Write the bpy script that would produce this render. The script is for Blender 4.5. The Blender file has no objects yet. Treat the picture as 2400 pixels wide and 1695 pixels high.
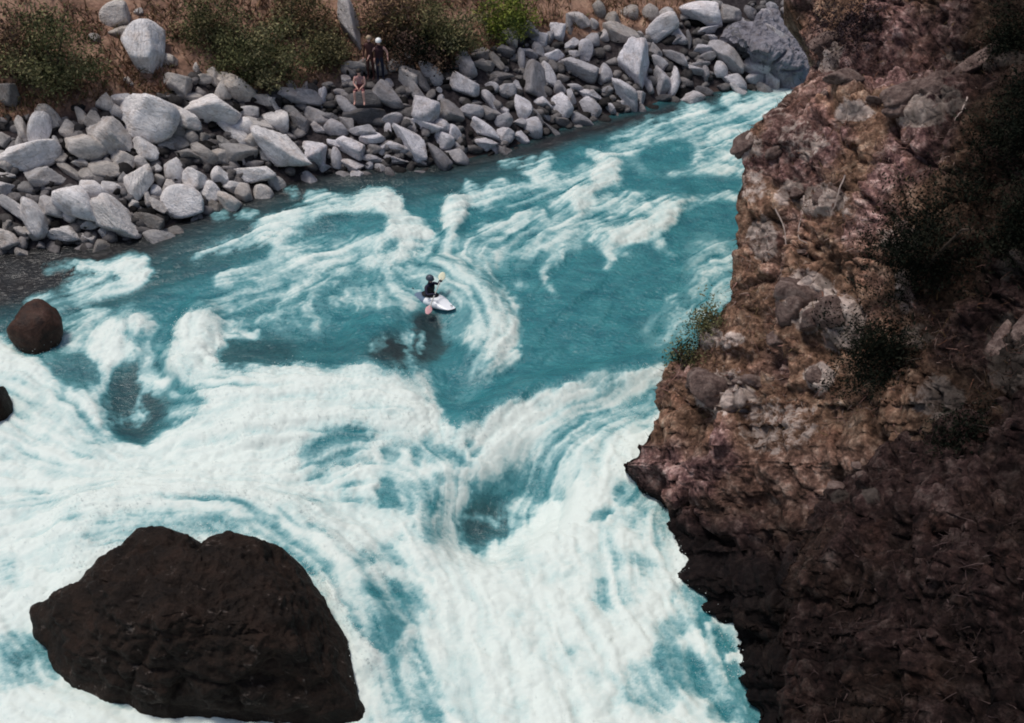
import bpy, bmesh, math, random
import numpy as np
from mathutils import Vector, Matrix

scene = bpy.context.scene
COL = scene.collection
R = math.radians

# ------------------------------------------------------------------ camera
CAM_H, PITCH, FPX = 22.0, R(35.0), 2897.0        # camera height, downward pitch, focal length in photo pixels
PW, PH = 2400.0, 1695.0
cam_data = bpy.data.cameras.new("camera")
cam_data.sensor_fit = 'HORIZONTAL'
cam_data.sensor_width = 36.0
cam_data.lens = 36.0 * FPX / PW
cam_data.clip_start, cam_data.clip_end = 0.1, 3000.0
cam = bpy.data.objects.new("camera", cam_data)
cam.location = (0, 0, CAM_H)
cam.rotation_euler = (math.pi / 2 - PITCH, 0, 0)
COL.objects.link(cam)
scene.camera = cam

# ------------------------------------------------------------------ world, sun, exposure
SUN_ELEV, SUN_AZ = R(72.0), R(-75.0)              # azimuth from +Y towards +X: high, from over the far bank's downstream end
world = bpy.data.worlds.new("World")
scene.world = world
world.use_nodes = True
wn = world.node_tree.nodes
bg = next(n for n in wn if n.type == 'BACKGROUND')
sky = wn.new("ShaderNodeTexSky")
sky.sky_type = 'NISHITA'
sky.sun_disc = False
sky.sun_elevation = SUN_ELEV
sky.sun_rotation = SUN_AZ
sky.air_density, sky.dust_density, sky.ozone_density = 1.0, 3.0, 1.0
bg.inputs[1].default_value = 0.10
world.node_tree.links.new(sky.outputs[0], bg.inputs[0])
sun_data = bpy.data.lights.new("sun", 'SUN')
sun_data.energy = 2.6
sun_data.angle = R(16.0)
sun_data.color = (1.0, 0.95, 0.88)
sun = bpy.data.objects.new("sun", sun_data)
sd_ = Vector((math.sin(SUN_AZ) * math.cos(SUN_ELEV), math.cos(SUN_AZ) * math.cos(SUN_ELEV), math.sin(SUN_ELEV)))
sun.rotation_euler = sd_.to_track_quat('Z', 'Y').to_euler()
sun.location = (0, 0, 60)
COL.objects.link(sun)
vs = scene.view_settings
vs.view_transform = 'Standard'
vs.look = 'None'
vs.exposure = 0.0
vs.gamma = 1.0
vs.use_curve_mapping = False
scene.cycles.pixel_filter_type = 'BLACKMAN_HARRIS'
scene.cycles.filter_width = 1.9

# ------------------------------------------------------------------ helpers
RNG = np.random.default_rng(11)
random.seed(11)
FW = np.array([0, math.cos(PITCH), -math.sin(PITCH)])
UP = np.array([0, math.sin(PITCH), math.cos(PITCH)])
RT = np.array([1.0, 0, 0])
CAMP = np.array([0, 0, CAM_H])

def ray(px, py):
    px, py = np.asarray(px, float), np.asarray(py, float)
    a, b = (px - PW / 2) / FPX, -(py - PH / 2) / FPX
    d = a[..., None] * RT + b[..., None] * UP + FW
    return d / np.linalg.norm(d, axis=-1, keepdims=True)

def at_z(px, py, z=0.0):
    """the world point at height z that the photo pixel (2400 wide) shows"""
    d = ray(px, py)
    t = (np.asarray(z) - CAM_H) / d[..., 2]
    return CAMP + d * t[..., None]

def at_r(px, py, r):
    return CAMP + ray(px, py) * np.asarray(r, float)[..., None]

def project(p):
    q = p - CAMP
    w = q @ FW
    return q[..., 0] / w * FPX + PW / 2, -(q @ UP) / w * FPX + PH / 2, w

_P = np.random.default_rng(5).permutation(256).astype(np.int32)
_V = np.random.default_rng(6).random(256).astype(np.float32)

def vn2(x, y, s=0):
    xi, yi = np.floor(x).astype(np.int32), np.floor(y).astype(np.int32)
    fx, fy = (x - xi).astype(np.float32), (y - yi).astype(np.float32)
    u, v = fx * fx * fx * (fx * (fx * 6 - 15) + 10), fy * fy * fy * (fy * (fy * 6 - 15) + 10)
    a0, a1 = _P[(xi + s) & 255], _P[(xi + 1 + s) & 255]
    h = lambda a, b: _V[_P[(a + b) & 255]]
    return (h(a0, yi) * (1 - u) + h(a1, yi) * u) * (1 - v) + (h(a0, yi + 1) * (1 - u) + h(a1, yi + 1) * u) * v

def fbm2(x, y, oct=4, s=0, gain=0.5):
    t = np.zeros(np.shape(x), np.float32); a = 1.0; n = 0.0
    c, q = math.cos(0.6), math.sin(0.6)
    for k in range(oct):
        t += a * vn2(x, y, s + 17 * k); n += a
        a *= gain
        x, y = (c * x - q * y) * 2.03 + 3.1, (q * x + c * y) * 2.03 - 1.7
    return t / n

def vn3(p, s=0):
    i = np.floor(p).astype(np.int32); f = (p - i).astype(np.float32)
    u = f * f * (3 - 2 * f)
    out = 0
    for dx in (0, 1):
        a = _P[(i[:, 0] + dx + s) & 255]; wx = u[:, 0] if dx else 1 - u[:, 0]
        for dy in (0, 1):
            b = _P[(a + i[:, 1] + dy) & 255]; wy = u[:, 1] if dy else 1 - u[:, 1]
            for dz in (0, 1):
                wz = u[:, 2] if dz else 1 - u[:, 2]
                out = out + _V[_P[(b + i[:, 2] + dz) & 255]] * wx * wy * wz
    return out

_ROT = np.array([[0.36, 0.48, -0.8], [-0.8, 0.6, 0.0], [0.48, 0.64, 0.6]])
def fbm3(p, oct=4, s=0, gain=0.5, ridged=False):
    t = 0; a = 1.0; n = 0.0
    for k in range(oct):
        v = vn3(p, s + 31 * k)
        if ridged: v = 1 - np.abs(2 * v - 1)
        t = t + a * v; n += a; a *= gain
        p = (p @ _ROT) * 2.03 + 1.3
    return t / n

def cells3(p, s=0):
    """worley cells: a random value per cell, and distance to the cell's edge"""
    i = np.floor(p).astype(np.int32); f = p - i
    b1 = np.full(len(p), 9.0); b2 = b1.copy(); rid = np.zeros(len(p), np.float32)
    for dx in (-1, 0, 1):
        for dy in (-1, 0, 1):
            for dz in (-1, 0, 1):
                h = _P[(_P[(_P[(i[:, 0] + dx + s) & 255] + i[:, 1] + dy) & 255] + i[:, 2] + dz) & 255]
                q = np.stack([_V[h], _V[(h + 71) & 255], _V[(h + 149) & 255]], 1) + np.array([dx, dy, dz]) - f
                d = (q * q).sum(1)
                nb = d < b1
                b2 = np.where(nb, b1, np.minimum(b2, d)); rid = np.where(nb, _V[(h + 203) & 255], rid); b1 = np.minimum(b1, d)
    return rid, np.sqrt(b2) - np.sqrt(b1)

def smooth(a, b, x):
    t = np.clip((x - a) / (b - a), 0, 1)
    return t * t * (3 - 2 * t)

def make_mesh(name, verts, faces, mats=(), attrs=None, smooth_shade=True, matidx=None):
    """verts n x 3, faces m x k (one k), attrs {name: n or n x 3}"""
    verts = np.ascontiguousarray(verts, np.float32); faces = np.ascontiguousarray(faces, np.int32)
    me = bpy.data.meshes.new(name)
    m, k = faces.shape
    me.vertices.add(len(verts)); me.vertices.foreach_set("co", verts.ravel())
    me.loops.add(m * k); me.loops.foreach_set("vertex_index", faces.ravel())
    me.polygons.add(m)
    me.polygons.foreach_set("loop_start", np.arange(0, m * k, k, dtype=np.int32))
    me.polygons.foreach_set("loop_total", np.full(m, k, np.int32))
    me.polygons.foreach_set("use_smooth", np.full(m, smooth_shade, bool))
    for mt in mats: me.materials.append(mt)
    if matidx is not None: me.polygons.foreach_set("material_index", np.ascontiguousarray(matidx, np.int32))
    for an, av in (attrs or {}).items():
        av = np.ascontiguousarray(av, np.float32)
        if av.ndim == 1:
            at = me.attributes.new(an, 'FLOAT', 'POINT'); at.data.foreach_set("value", av)
        else:
            at = me.attributes.new(an, 'FLOAT_VECTOR', 'POINT'); at.data.foreach_set("vector", av.ravel())
    me.update(calc_edges=True)
    me.validate()
    return me

def link(name, data, parent=None, label=None, cat=None, group=None, kind=None):
    o = bpy.data.objects.new(name, data)
    COL.objects.link(o)
    if parent is not None: o.parent = parent
    if label: o['label'] = label
    if cat: o['category'] = cat
    if group: o['group'] = group
    if kind: o['kind'] = kind
    return o

def grid_faces(nr, nc):
    i = np.arange(nr * nc).reshape(nr, nc)
    return np.stack([i[:-1, :-1], i[:-1, 1:], i[1:, 1:], i[1:, :-1]], -1).reshape(-1, 4)

def grid_normals(P):
    du = np.gradient(P, axis=1); dv = np.gradient(P, axis=0)
    n = np.cross(du, dv); n /= np.linalg.norm(n, axis=-1, keepdims=True) + 1e-9
    return n

# ------------------------------------------------------------------ materials
class NT:
    """small node-tree builder"""
    def __init__(self, name):
        self.m = bpy.data.materials.new(name); self.m.use_nodes = True
        self.t = self.m.node_tree
        self.b = next(n for n in self.t.nodes if n.type == 'BSDF_PRINCIPLED')
        self.out = next(n for n in self.t.nodes if n.type == 'OUTPUT_MATERIAL')
    def n(self, typ, **kw):
        nd = self.t.nodes.new(typ)
        for k, v in kw.items(): setattr(nd, k, v)
        return nd
    def l(self, a, b): self.t.links.new(a, b)
    def val(self, sock, v):
        if hasattr(v, 'is_output') or hasattr(v, 'links'): self.l(v, sock)
        else: sock.default_value = v
    def attr(self, name, out='Fac'):
        return self.n("ShaderNodeAttribute", attribute_name=name).outputs[out]
    def coord(self, out='Object'):
        return self.n("ShaderNodeTexCoord").outputs[out]
    def pos(self): return self.n("ShaderNodeNewGeometry").outputs['Position']
    def map(self, v, scale=(1, 1, 1), rot=(0, 0, 0), loc=(0, 0, 0)):
        m = self.n("ShaderNodeMapping"); self.l(v, m.inputs[0])
        m.inputs['Scale'].default_value = scale; m.inputs['Rotation'].default_value = rot; m.inputs['Location'].default_value = loc
        return m.outputs[0]
    def noise(self, v, scale, detail=4, rough=0.55, dist=0.0):
        n = self.n("ShaderNodeTexNoise"); self.l(v, n.inputs['Vector'])
        n.inputs['Scale'].default_value = scale; n.inputs['Detail'].default_value = detail
        n.inputs['Roughness'].default_value = rough; n.inputs['Distortion'].default_value = dist
        return n.outputs['Fac']
    def vor(self, v, scale, feature='F1', out='Distance'):
        n = self.n("ShaderNodeTexVoronoi", feature=feature); self.l(v, n.inputs['Vector'])
        n.inputs['Scale'].default_value = scale
        return n.outputs[out]
    def math(self, op, a, b=0.0, clamp=False):
        n = self.n("ShaderNodeMath", operation=op, use_clamp=clamp)
        self.val(n.inputs[0], a); self.val(n.inputs[1], b)
        return n.outputs[0]
    def ramp(self, f, stops, interp='LINEAR'):
        n = self.n("ShaderNodeValToRGB"); self.l(f, n.inputs[0]); n.color_ramp.interpolation = interp
        e = n.color_ramp.elements
        while len(e) < len(stops): e.new(0.5)
        for k, (p, c) in enumerate(stops):
            e[k].position = p; e[k].color = (c, c, c, 1) if isinstance(c, (int, float)) else (*c, 1)
        return n.outputs[0]
    def mix(self, f, a, b, blend='MIX'):
        n = self.n("ShaderNodeMix", data_type='RGBA', blend_type=blend)
        self.val(n.inputs[0], f)
        for s, v in ((n.inputs[6], a), (n.inputs[7], b)):
            if isinstance(v, tuple): s.default_value = (*v[:3], 1)
            else: self.l(v, s)
        return n.outputs[2]
    def bump(self, h, strength=0.5, dist=0.1, normal=None):
        n = self.n("ShaderNodeBump"); self.l(h, n.inputs['Height'])
        n.inputs['Strength'].default_value = strength; n.inputs['Distance'].default_value = dist
        if normal is not None: self.l(normal, n.inputs['Normal'])
        return n.outputs[0]
    def set(self, base=None, rough=None, normal=None, spec=None):
        for nm, v in (('Base Color', base), ('Roughness', rough), ('Normal', normal), ('Specular IOR Level', spec)):
            if v is None: continue
            if isinstance(v, tuple): self.b.inputs[nm].default_value = (*v[:3], 1)
            else: self.val(self.b.inputs[nm], v)
        return self.m

def plain(name, col, rough=0.7, var=0.15, scale=25, spec=0.3):
    n = NT(name)
    f = n.noise(n.coord(), scale, 3)
    lo = tuple(c * (1 - var) for c in col); hi = tuple(min(1, c * (1 + var)) for c in col)
    return n.set(n.ramp(f, [(0.3, lo), (0.7, hi)]), rough, spec=spec)

# water: base colour from how aerated ("foam") and how dark ("dark") it is: bed, depth and the bank's reflection painted in
n = NT("rapids_water")
f0 = n.attr("foam"); dk = n.attr("dark")
pos = n.pos()
fine = n.noise(n.map(pos, (1, 1, 1)), 9.0, 5, 0.65, 0.6)
mid4 = n.math('MULTIPLY', n.math('MULTIPLY', f0, n.math('SUBTRACT', 1.05, f0)), 1.5)
foam = n.math('ADD', f0, n.math('MULTIPLY', n.math('SUBTRACT', fine, 0.5), mid4), True)
big = n.noise(n.map(pos, (1.0, 1.8, 1.0), rot=(0, 0, R(28))), 0.9, 6, 0.68, 0.6)
teal = n.ramp(big, [(0.32, (0.011, 0.105, 0.135)), (0.5, (0.021, 0.155, 0.182)), (0.68, (0.042, 0.215, 0.238))])
deep = n.mix(n.noise(pos, 1.6, 4, 0.6), (0.008, 0.013, 0.017), (0.024, 0.020, 0.018))
wc = n.mix(dk, teal, deep)
c1 = n.mix(n.ramp(foam, [(0.08, 0.0), (0.42, 1.0)]), wc, (0.115, 0.285, 0.31))
c2 = n.mix(n.ramp(foam, [(0.32, 0.0), (0.66, 1.0)]), c1, (0.37, 0.515, 0.51))
c3 = n.mix(n.ramp(foam, [(0.55, 0.0), (0.94, 1.0)]), c2, (0.625, 0.69, 0.655))
rough = n.ramp(foam, [(0.0, 0.16), (0.5, 0.5), (1.0, 0.8)])
rip = n.noise(n.map(pos, (1.0, 2.2, 1.0), rot=(0, 0, R(28))), 3.2, 4, 0.6, 0.8)
bh = n.math('ADD', n.math('MULTIPLY', rip, 0.55), n.math('MULTIPLY', fine, 0.5))
M_WATER = n.set(c3, rough, n.bump(n.math('MULTIPLY', bh, n.ramp(foam, [(0.2, 1.0), (0.8, 0.22)])), 0.75, 0.09), spec=0.4)

# loose grey rock; each object's own colour tints it
n = NT("grey_rock")
oi = n.n("ShaderNodeObjectInfo")
wp = n.pos()
mot = n.noise(wp, 2.6, 5, 0.62)
spk = n.noise(wp, 14.0, 4, 0.7)
stri = n.noise(n.map(n.coord(), (1.0, 5.0, 2.5)), 2.2, 4, 0.6, 0.5)
k = n.math('ADD', n.math('MULTIPLY', mot, 0.8), n.math('ADD', n.math('MULTIPLY', spk, 0.45), n.math('MULTIPLY', stri, 0.5)))
shade = n.ramp(n.math('MULTIPLY', k, 0.57), [(0.33, 0.42), (0.47, 0.88), (0.62, 1.25)])
base = n.mix(1.0, oi.outputs['Color'], shade, 'MULTIPLY')
lich = n.ramp(n.noise(wp, 1.7, 5, 0.7), [(0.50, 0.0), (0.68, 0.62)])
base = n.mix(lich, base, n.mix(1.0, base, (0.62, 0.52, 0.44), 'MULTIPLY'))
crack = n.ramp(n.vor(n.map(n.coord(), (1.0, 1.7, 1.3)), 1.1, 'DISTANCE_TO_EDGE'), [(0.0, 1.0), (0.035, 0.0)])
base = n.mix(n.math('MULTIPLY', crack, n.ramp(mot, [(0.46, 0.0), (0.58, 0.5)])), base, (0.03, 0.027, 0.027))
M_ROCK = n.set(base, 0.88, n.bump(n.math('ADD', n.math('ADD', spk, mot), n.math('MULTIPLY', stri, 1.1)), 0.9, 0.10), spec=0.15)

# wet river boulder
n = NT("wet_dark_rock")
wp = n.pos()
mot = n.noise(wp, 1.5, 6, 0.65, 0.4); spk = n.noise(wp, 9.0, 5, 0.7)
base = n.ramp(mot, [(0.28, (0.007, 0.0055, 0.005)), (0.5, (0.016, 0.0105, 0.008)), (0.7, (0.026, 0.015, 0.011))])
vein = n.ramp(n.noise(n.map(wp, (1, 2.2, 1), rot=(0, 0, 0.5)), 1.9, 4, 0.6, 1.2), [(0.61, 0.0), (0.68, 1.0)])
base = n.mix(n.math('MULTIPLY', vein, n.ramp(spk, [(0.45, 0.0), (0.62, 0.75)])), base, (0.16, 0.13, 0.115))
M_WET = n.set(base, n.ramp(spk, [(0.3, 0.55), (0.7, 0.85)]), n.bump(n.math('ADD', n.math('MULTIPLY', spk, 0.6), mot), 0.9, 0.14), spec=0.12)

n = NT("reddish_wet_rock")
wp = n.pos(); mot = n.noise(wp, 3.0, 5, 0.65)
base = n.ramp(mot, [(0.3, (0.016, 0.009, 0.008)), (0.55, (0.045, 0.021, 0.014)), (0.75, (0.085, 0.05, 0.042))])
M_RED = n.set(base, 0.6, n.bump(n.noise(wp, 9, 5), 0.7, 0.08), spec=0.2)

# cliff: crumbly brown earth and rock; "tone" is painted shade, "wet" the splash zone plus painted gully shade
n = NT("cliff_earth")
wp = n.pos()
big = n.noise(wp, 0.55, 5, 0.6, 0.3); med = n.noise(wp, 2.1, 6, 0.68, 0.5); fin = n.noise(wp, 8.0, 6, 0.75)
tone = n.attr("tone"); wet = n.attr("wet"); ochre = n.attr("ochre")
med = n.noise(wp, 2.9, 7, 0.70, 0.15)
brown = n.ramp(med, [(0.33, (0.014, 0.008, 0.010)), (0.43, (0.070, 0.037, 0.036)), (0.53, (0.150, 0.088, 0.081)), (0.66, (0.33, 0.235, 0.215))])
och = n.ramp(med, [(0.30, (0.026, 0.015, 0.010)), (0.5, (0.130, 0.076, 0.052)), (0.70, (0.26, 0.185, 0.135))])
base = n.mix(ochre, brown, och)
rust = n.ramp(n.noise(wp, 1.1, 4, 0.6), [(0.54, 0.0), (0.68, 0.45)])
base = n.mix(rust, base, n.ramp(med, [(0.33, (0.024, 0.010, 0.008)), (0.62, (0.24, 0.115, 0.08))]))
dots = n.ramp(fin, [(0.30, 0.42), (0.5, 0.92), (0.62, 1.5), (0.72, 2.4)])
base = n.mix(1.0, base, dots, 'MULTIPLY')
pal = n.attr("pale")
pf = n.ramp(n.math('ADD', pal, n.math('MULTIPLY', n.math('SUBTRACT', med, 0.5), 1.5)), [(0.42, 0.0), (0.60, 1.0)])
pcol = n.ramp(n.noise(wp, 5.0, 6, 0.7), [(0.3, (0.16, 0.12, 0.105)), (0.55, (0.29, 0.235, 0.21)), (0.75, (0.42, 0.36, 0.32))])
base = n.mix(pf, base, pcol)
base = n.mix(1.0, base, n.ramp(n.attr('block'), [(0.0, 0.42), (0.5, 0.95), (1.0, 1.55)]), 'MULTIPLY')
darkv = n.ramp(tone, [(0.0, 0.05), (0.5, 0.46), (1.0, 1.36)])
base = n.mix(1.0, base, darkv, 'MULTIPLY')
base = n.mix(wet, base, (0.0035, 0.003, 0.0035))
crk = n.vor(n.map(wp, (1, 1, 1.4)), 1.7, 'DISTANCE_TO_EDGE')
M_CLIFF = n.set(base, 0.9, n.bump(n.math('ADD', n.math('MULTIPLY', med, 1.2), n.math('ADD', n.math('MULTIPLY', fin, 0.3), n.ramp(crk, [(0.0, 0.0), (0.12, 0.3)]))), 0.9, 0.14), spec=0.1)

# far bank: reddish dirt, dark gravel among the rocks
n = NT("bank_dirt")
wp = n.pos(); gv = n.attr("gravel")
med = n.noise(wp, 1.3, 6, 0.65); fin = n.noise(wp, 7.0, 5, 0.7)
dirt = n.ramp(med, [(0.28, (0.075, 0.045, 0.033)), (0.48, (0.24, 0.14, 0.10)), (0.62, (0.36, 0.225, 0.16)), (0.76, (0.44, 0.32, 0.23))])
grav = n.ramp(fin, [(0.3, (0.014, 0.011, 0.013)), (0.6, (0.045, 0.038, 0.040)), (0.78, (0.13, 0.115, 0.12))])
base = n.mix(gv, n.mix(0.6, dirt, n.ramp(fin, [(0.3, 0.4), (0.7, 1.5)]), 'MULTIPLY'), grav)
M_BANK = n.set(base, 0.92, n.bump(n.math('ADD', med, n.math('MULTIPLY', fin, 0.5)), 0.9, 0.12), spec=0.1)

n = NT("broken_rock")
wp = n.pos()
M_SCREE = n.set(n.mix(1.0, n.attr("tint", 'Color'), n.ramp(n.noise(wp, 6.0, 5, 0.7), [(0.3, 0.5), (0.7, 1.3)]), 'MULTIPLY'), 0.9, n.bump(n.noise(wp, 12, 4), 0.6, 0.05), spec=0.1)

def tint_mat(name, rough=0.8, spec=0.15, trans=0.0):
    n = NT(name)
    a = n.attr("tint", 'Color')
    f = n.noise(n.pos(), 6.0, 2)
    n.set(n.mix(1.0, a, n.ramp(f, [(0.3, 0.75), (0.7, 1.2)]), 'MULTIPLY'), rough, spec=spec)
    return n.m
M_LEAF = tint_mat("leaf", 1.0, 0.0)
M_TWIG = tint_mat("dry_twig", 0.9, 0.05)
M_WOOD = plain("branch_wood", (0.06, 0.042, 0.032), 0.9)
n = NT("pale_stone")
wp = n.pos()
M_STONE = n.set(n.ramp(n.noise(wp, 4.5, 6, 0.7), [(0.3, (0.045, 0.028, 0.026)), (0.5, (0.14, 0.098, 0.087)), (0.72, (0.28, 0.215, 0.19))]), 0.9, n.bump(n.noise(wp, 7, 5, 0.7), 1.0, 0.12), spec=0.1)
# ------------------------------------------------------------------ the far bank (terrain)
SHORE_PX = [(-900, 790), (-300, 640), (0, 590), (340, 555), (470, 497), (640, 438), (780, 402), (1050, 384), (1200, 344),
            (1350, 288), (1480, 260), (1560, 232), (1700, 212), (1860, 204), (2100, 190), (2500, 120), (3200, 20)]
SHORE = np.array([at_z(a, b, 0.0)[:2] for a, b in SHORE_PX])

def shore_dist(x, y):
    """signed distance to the far shoreline, positive on land"""
    p = np.stack([np.asarray(x, float), np.asarray(y, float)], -1)
    best = np.full(p.shape[:-1], 1e9); sgn = np.ones(p.shape[:-1])
    for a, b in zip(SHORE[:-1], SHORE[1:]):
        e = b - a
        t = np.clip(((p - a) @ e) / (e @ e), 0, 1)
        d = np.linalg.norm(p - a - t[..., None] * e, axis=-1)
        cr = e[0] * (p[..., 1] - a[1]) - e[1] * (p[..., 0] - a[0])
        m = d < best
        sgn = np.where(m, np.where(cr > 0, 1.0, -1.0), sgn)
        best = np.where(m, d, best)
    return best * sgn

def bank_z(x, y):
    d = shore_dist(x, y)
    z = np.where(d < 0, 0.55 * d, np.where(d < 0.9, 0.85 * d, 0.765 + 0.60 * (d - 0.9)))
    z = np.where(d > 16, 0.765 + 0.60 * 15.1 + 0.72 * (d - 16), z)
    return z + 0.35 * (fbm2(np.asarray(x) * 0.35 + 40, np.asarray(y) * 0.35 + 40, 4) - 0.5) * np.clip(d, 0, 1.5)

def on_bank(px, py):
    """where the photo pixel meets the far bank (ray march), arrays allowed"""
    d = ray(px, py)
    t = np.full(d.shape[:-1], 30.0); lo = t.copy(); hit = np.zeros(t.shape, bool)
    for _ in range(500):
        p = CAMP + d * t[..., None]
        below = p[..., 2] <= bank_z(p[..., 0], p[..., 1])
        hit |= below
        lo = np.where(hit, lo, t)
        t = np.where(hit, t, t + 0.12)
        if hit.all(): break
    hi = t.copy()
    for _ in range(10):
        md = (lo + hi) / 2
        p = CAMP + d * md[..., None]
        b = p[..., 2] <= bank_z(p[..., 0], p[..., 1])
        hi = np.where(b, md, hi); lo = np.where(b, lo, md)
    return CAMP + d * hi[..., None], hi

def in_poly(px, py, poly):
    px, py = np.asarray(px), np.asarray(py)
    c = np.zeros(px.shape, bool); q = np.asarray(poly, float)
    for (x0, y0), (x1, y1) in zip(q, np.roll(q, -1, 0)):
        if y0 == y1: continue
        c ^= ((y0 > py) != (y1 > py)) & (px < (x1 - x0) * (py - y0) / (y1 - y0) + x0)
    return c

SCREE = [(-560, 360), (-400, 330), (0, 285), (110, 268), (230, 240), (400, 225), (440, 165), (560, 180), (600, 225), (690, 200), (780, 190), (830, 150),
         (900, 130), (1010, 165), (1110, 140), (1190, 100), (1240, 60), (1300, 82), (1420, 78), (1540, 70), (1620, 20), (1660, -150), (2000, -200), (2200, 200), (1860, 215), (1700, 225), (1560, 245),
         (1480, 275), (1350, 305), (1200, 360), (1050, 400), (780, 420), (640, 460), (470, 520), (340, 580), (0, 615), (-400, 690), (-560, 730)]
xs = np.arange(-46, 42, 0.2); ys = np.arange(30, 100, 0.2)
X, Y = np.meshgrid(xs, ys)
D = shore_dist(X, Y)
Z = bank_z(X, Y) + 0.18 * (fbm2(X * 1.3, Y * 1.3, 4, 9) - 0.5) * np.clip(D, 0, 1)
wx, wy = 1.2 * (fbm2(X * 0.7, Y * 0.7, 3, 21) - 0.5), 1.2 * (fbm2(X * 0.7, Y * 0.7, 3, 53) - 0.5)
qx, qy, _ = project(np.stack([X + wx, Y + wy, Z], -1))
grav = in_poly(qx, qy, SCREE).astype(np.float32)
for _ in range(2):
    grav[1:-1, 1:-1] = (grav[1:-1, 1:-1] + grav[:-2, 1:-1] + grav[2:, 1:-1] + grav[1:-1, :-2] + grav[1:-1, 2:]) / 5
f = grid_faces(*X.shape)
keep = (D.ravel()[f].max(1) > -1.5) & (D.ravel()[f].min(1) < 45)
f = f[keep]; used = np.unique(f); remap = np.zeros(X.size, np.int32); remap[used] = np.arange(len(used))
P = np.stack([X, Y, Z], -1).reshape(-1, 3)[used]
link("riverbank", make_mesh("riverbank", P, remap[f], [M_BANK], {"gravel": grav.ravel()[used]}), kind='structure')

# ------------------------------------------------------------------ the rapids: foam, darkness and height laid out from the photo, then unrolled on the water
MS = 4.0; MX0, MY0 = -600, -240; MW, MH = 950, 640
gx, gy = np.meshgrid(np.arange(MW) * MS + MX0, np.arange(MH) * MS + MY0)
FOAM = np.full((MH, MW), 0.09, np.float32); DARK = np.zeros((MH, MW), np.float32); HGT = np.zeros((MH, MW), np.float32)

def blur(a, s):
    k = max(1, int(round(s / MS)))
    for _ in range(2):
        for ax in (0, 1):
            pad = [(0, 0), (0, 0)]; pad[ax] = (k + 1, k)
            c = np.cumsum(np.pad(a, pad, mode='edge'), axis=ax, dtype=np.float64)
            n_ = 2 * k + 1
            a = (np.take(c, range(n_, c.shape[ax]), ax) - np.take(c, range(0, c.shape[ax] - n_), ax)) / n_
    return a.astype(np.float32)

def crop(o, s):
    return lambda pts: [(x / s + o[0], y / s + o[1]) for x, y in pts]
ID = lambda pts: pts
FULL = crop((0, 0), 0.9567)
C3 = crop((0, 600), 3.244); C4 = crop((0, 1150), 2.296); C5 = crop((500, 380), 3.0613); C6 = crop((1050, 200), 2.7038); C7 = crop((600, 850), 2.1867); CR = crop((1400, 800), 1.812)

def mask_poly(pts, s):
    return blur(in_poly(gx, gy, pts).astype(np.float32), s)
def mask_line(pts, w, s):
    best = np.full(gx.shape, 1e9)
    if len(pts) == 1: pts = [pts[0], (pts[0][0] + 1, pts[0][1])]
    w = w if isinstance(w, (list, tuple)) else [w] * len(pts)
    for (x0, y0), (x1, y1), w0, w1 in zip(pts, pts[1:], w, w[1:]):
        ex, ey = x1 - x0, y1 - y0
        t = np.clip(((gx - x0) * ex + (gy - y0) * ey) / (ex * ex + ey * ey + 1e-9), 0, 1)
        d = np.hypot(gx - x0 - t * ex, gy - y0 - t * ey) - (w0 + (w1 - w0) * t) / 2
        best = np.minimum(best, d)
    return (1 - smooth(-s, s, best)).astype(np.float32)
def op(ch, m, v, o=1.0):
    ch += (v - ch) * m * o
def fp(c, pts, v, s=10, o=1.0): op(FOAM, mask_poly(c(pts), s), v, o)
def fl(c, pts, w, v, s=8, o=1.0): op(FOAM, mask_line(c(pts), w, s), v, o)
def dp(c, pts, v, s=14, o=1.0): op(DARK, mask_poly(c(pts), s), v, o)
def dl(c, pts, w, v, s=12, o=1.0): op(DARK, mask_line(c(pts), w, s), v, o)
def hl(c, pts, w, v, s=30):
    global HGT
    HGT = HGT + mask_line(c(pts), w, s) * v
def hp(c, pts, v, s=30):
    global HGT
    HGT = HGT + mask_poly(c(pts), s) * v

# shallow brown edge along the far bank, dark water beyond it with the bank's reflection painted in
dl(ID, [(-600, 720), (0, 625), (320, 575), (480, 520), (650, 462), (800, 428), (1050, 405), (1200, 365), (1360, 308), (1500, 275), (1700, 225), (1880, 212)], [170, 160, 140, 128, 112, 96, 76, 60, 52, 46, 38, 28], 1.0, 26)
dp(ID, [(-600, 600), (0, 590), (330, 560), (520, 490), (700, 440), (760, 470), (600, 560), (420, 630), (270, 690), (130, 725), (0, 750), (-600, 860)], 1.0, 30)
dl(ID, [(-300, 800), (0, 770), (200, 700), (420, 610), (620, 530), (820, 470), (1050, 440), (1250, 390)], [90, 90, 100, 90, 80, 70, 50, 36], 0.55, 40)
op(FOAM, DARK.copy(), 0.05)
# upper right channel
fp(FULL, [(1640, 228), (1760, 208), (1700, 290), (1655, 400), (1600, 385), (1480, 392), (1420, 350), (1540, 300)], 0.52, 26)
fl(C6, [(1790, 90), (1850, 170), (1900, 200)], 38, 0.8); fl(C6, [(2120, 110), (1980, 200), (1880, 270)], 100, 0.72, 20)
fl(C6, [(1560, 230), (1600, 320), (1680, 380), (1830, 420)], 90, 0.78, 18); fl(C6, [(1690, 500), (1850, 540)], 90, 0.86, 18)
fl(C6, [(1830, 330), (1830, 560)], 90, 0.74, 18); fl(C6, [(1250, 540), (1400, 560), (1700, 480)], 45, 0.55)
fl(C6, [(1290, 230), (1340, 300)], 26, 0.6); fl(C6, [(1120, 400), (1240, 340), (1400, 300), (1560, 300)], 80, 0.46, 18)
fl(C6, [(1640, 235), (1960, 225)], 30, 0.55); fl(C6, [(1300, 470), (1460, 440)], 70, 0.06, 14); fl(C6, [(940, 440), (970, 470)], 32, 0.75)
fl(C6, [(860, 560), (1010, 540), (1090, 580)], 40, 0.6)
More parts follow.
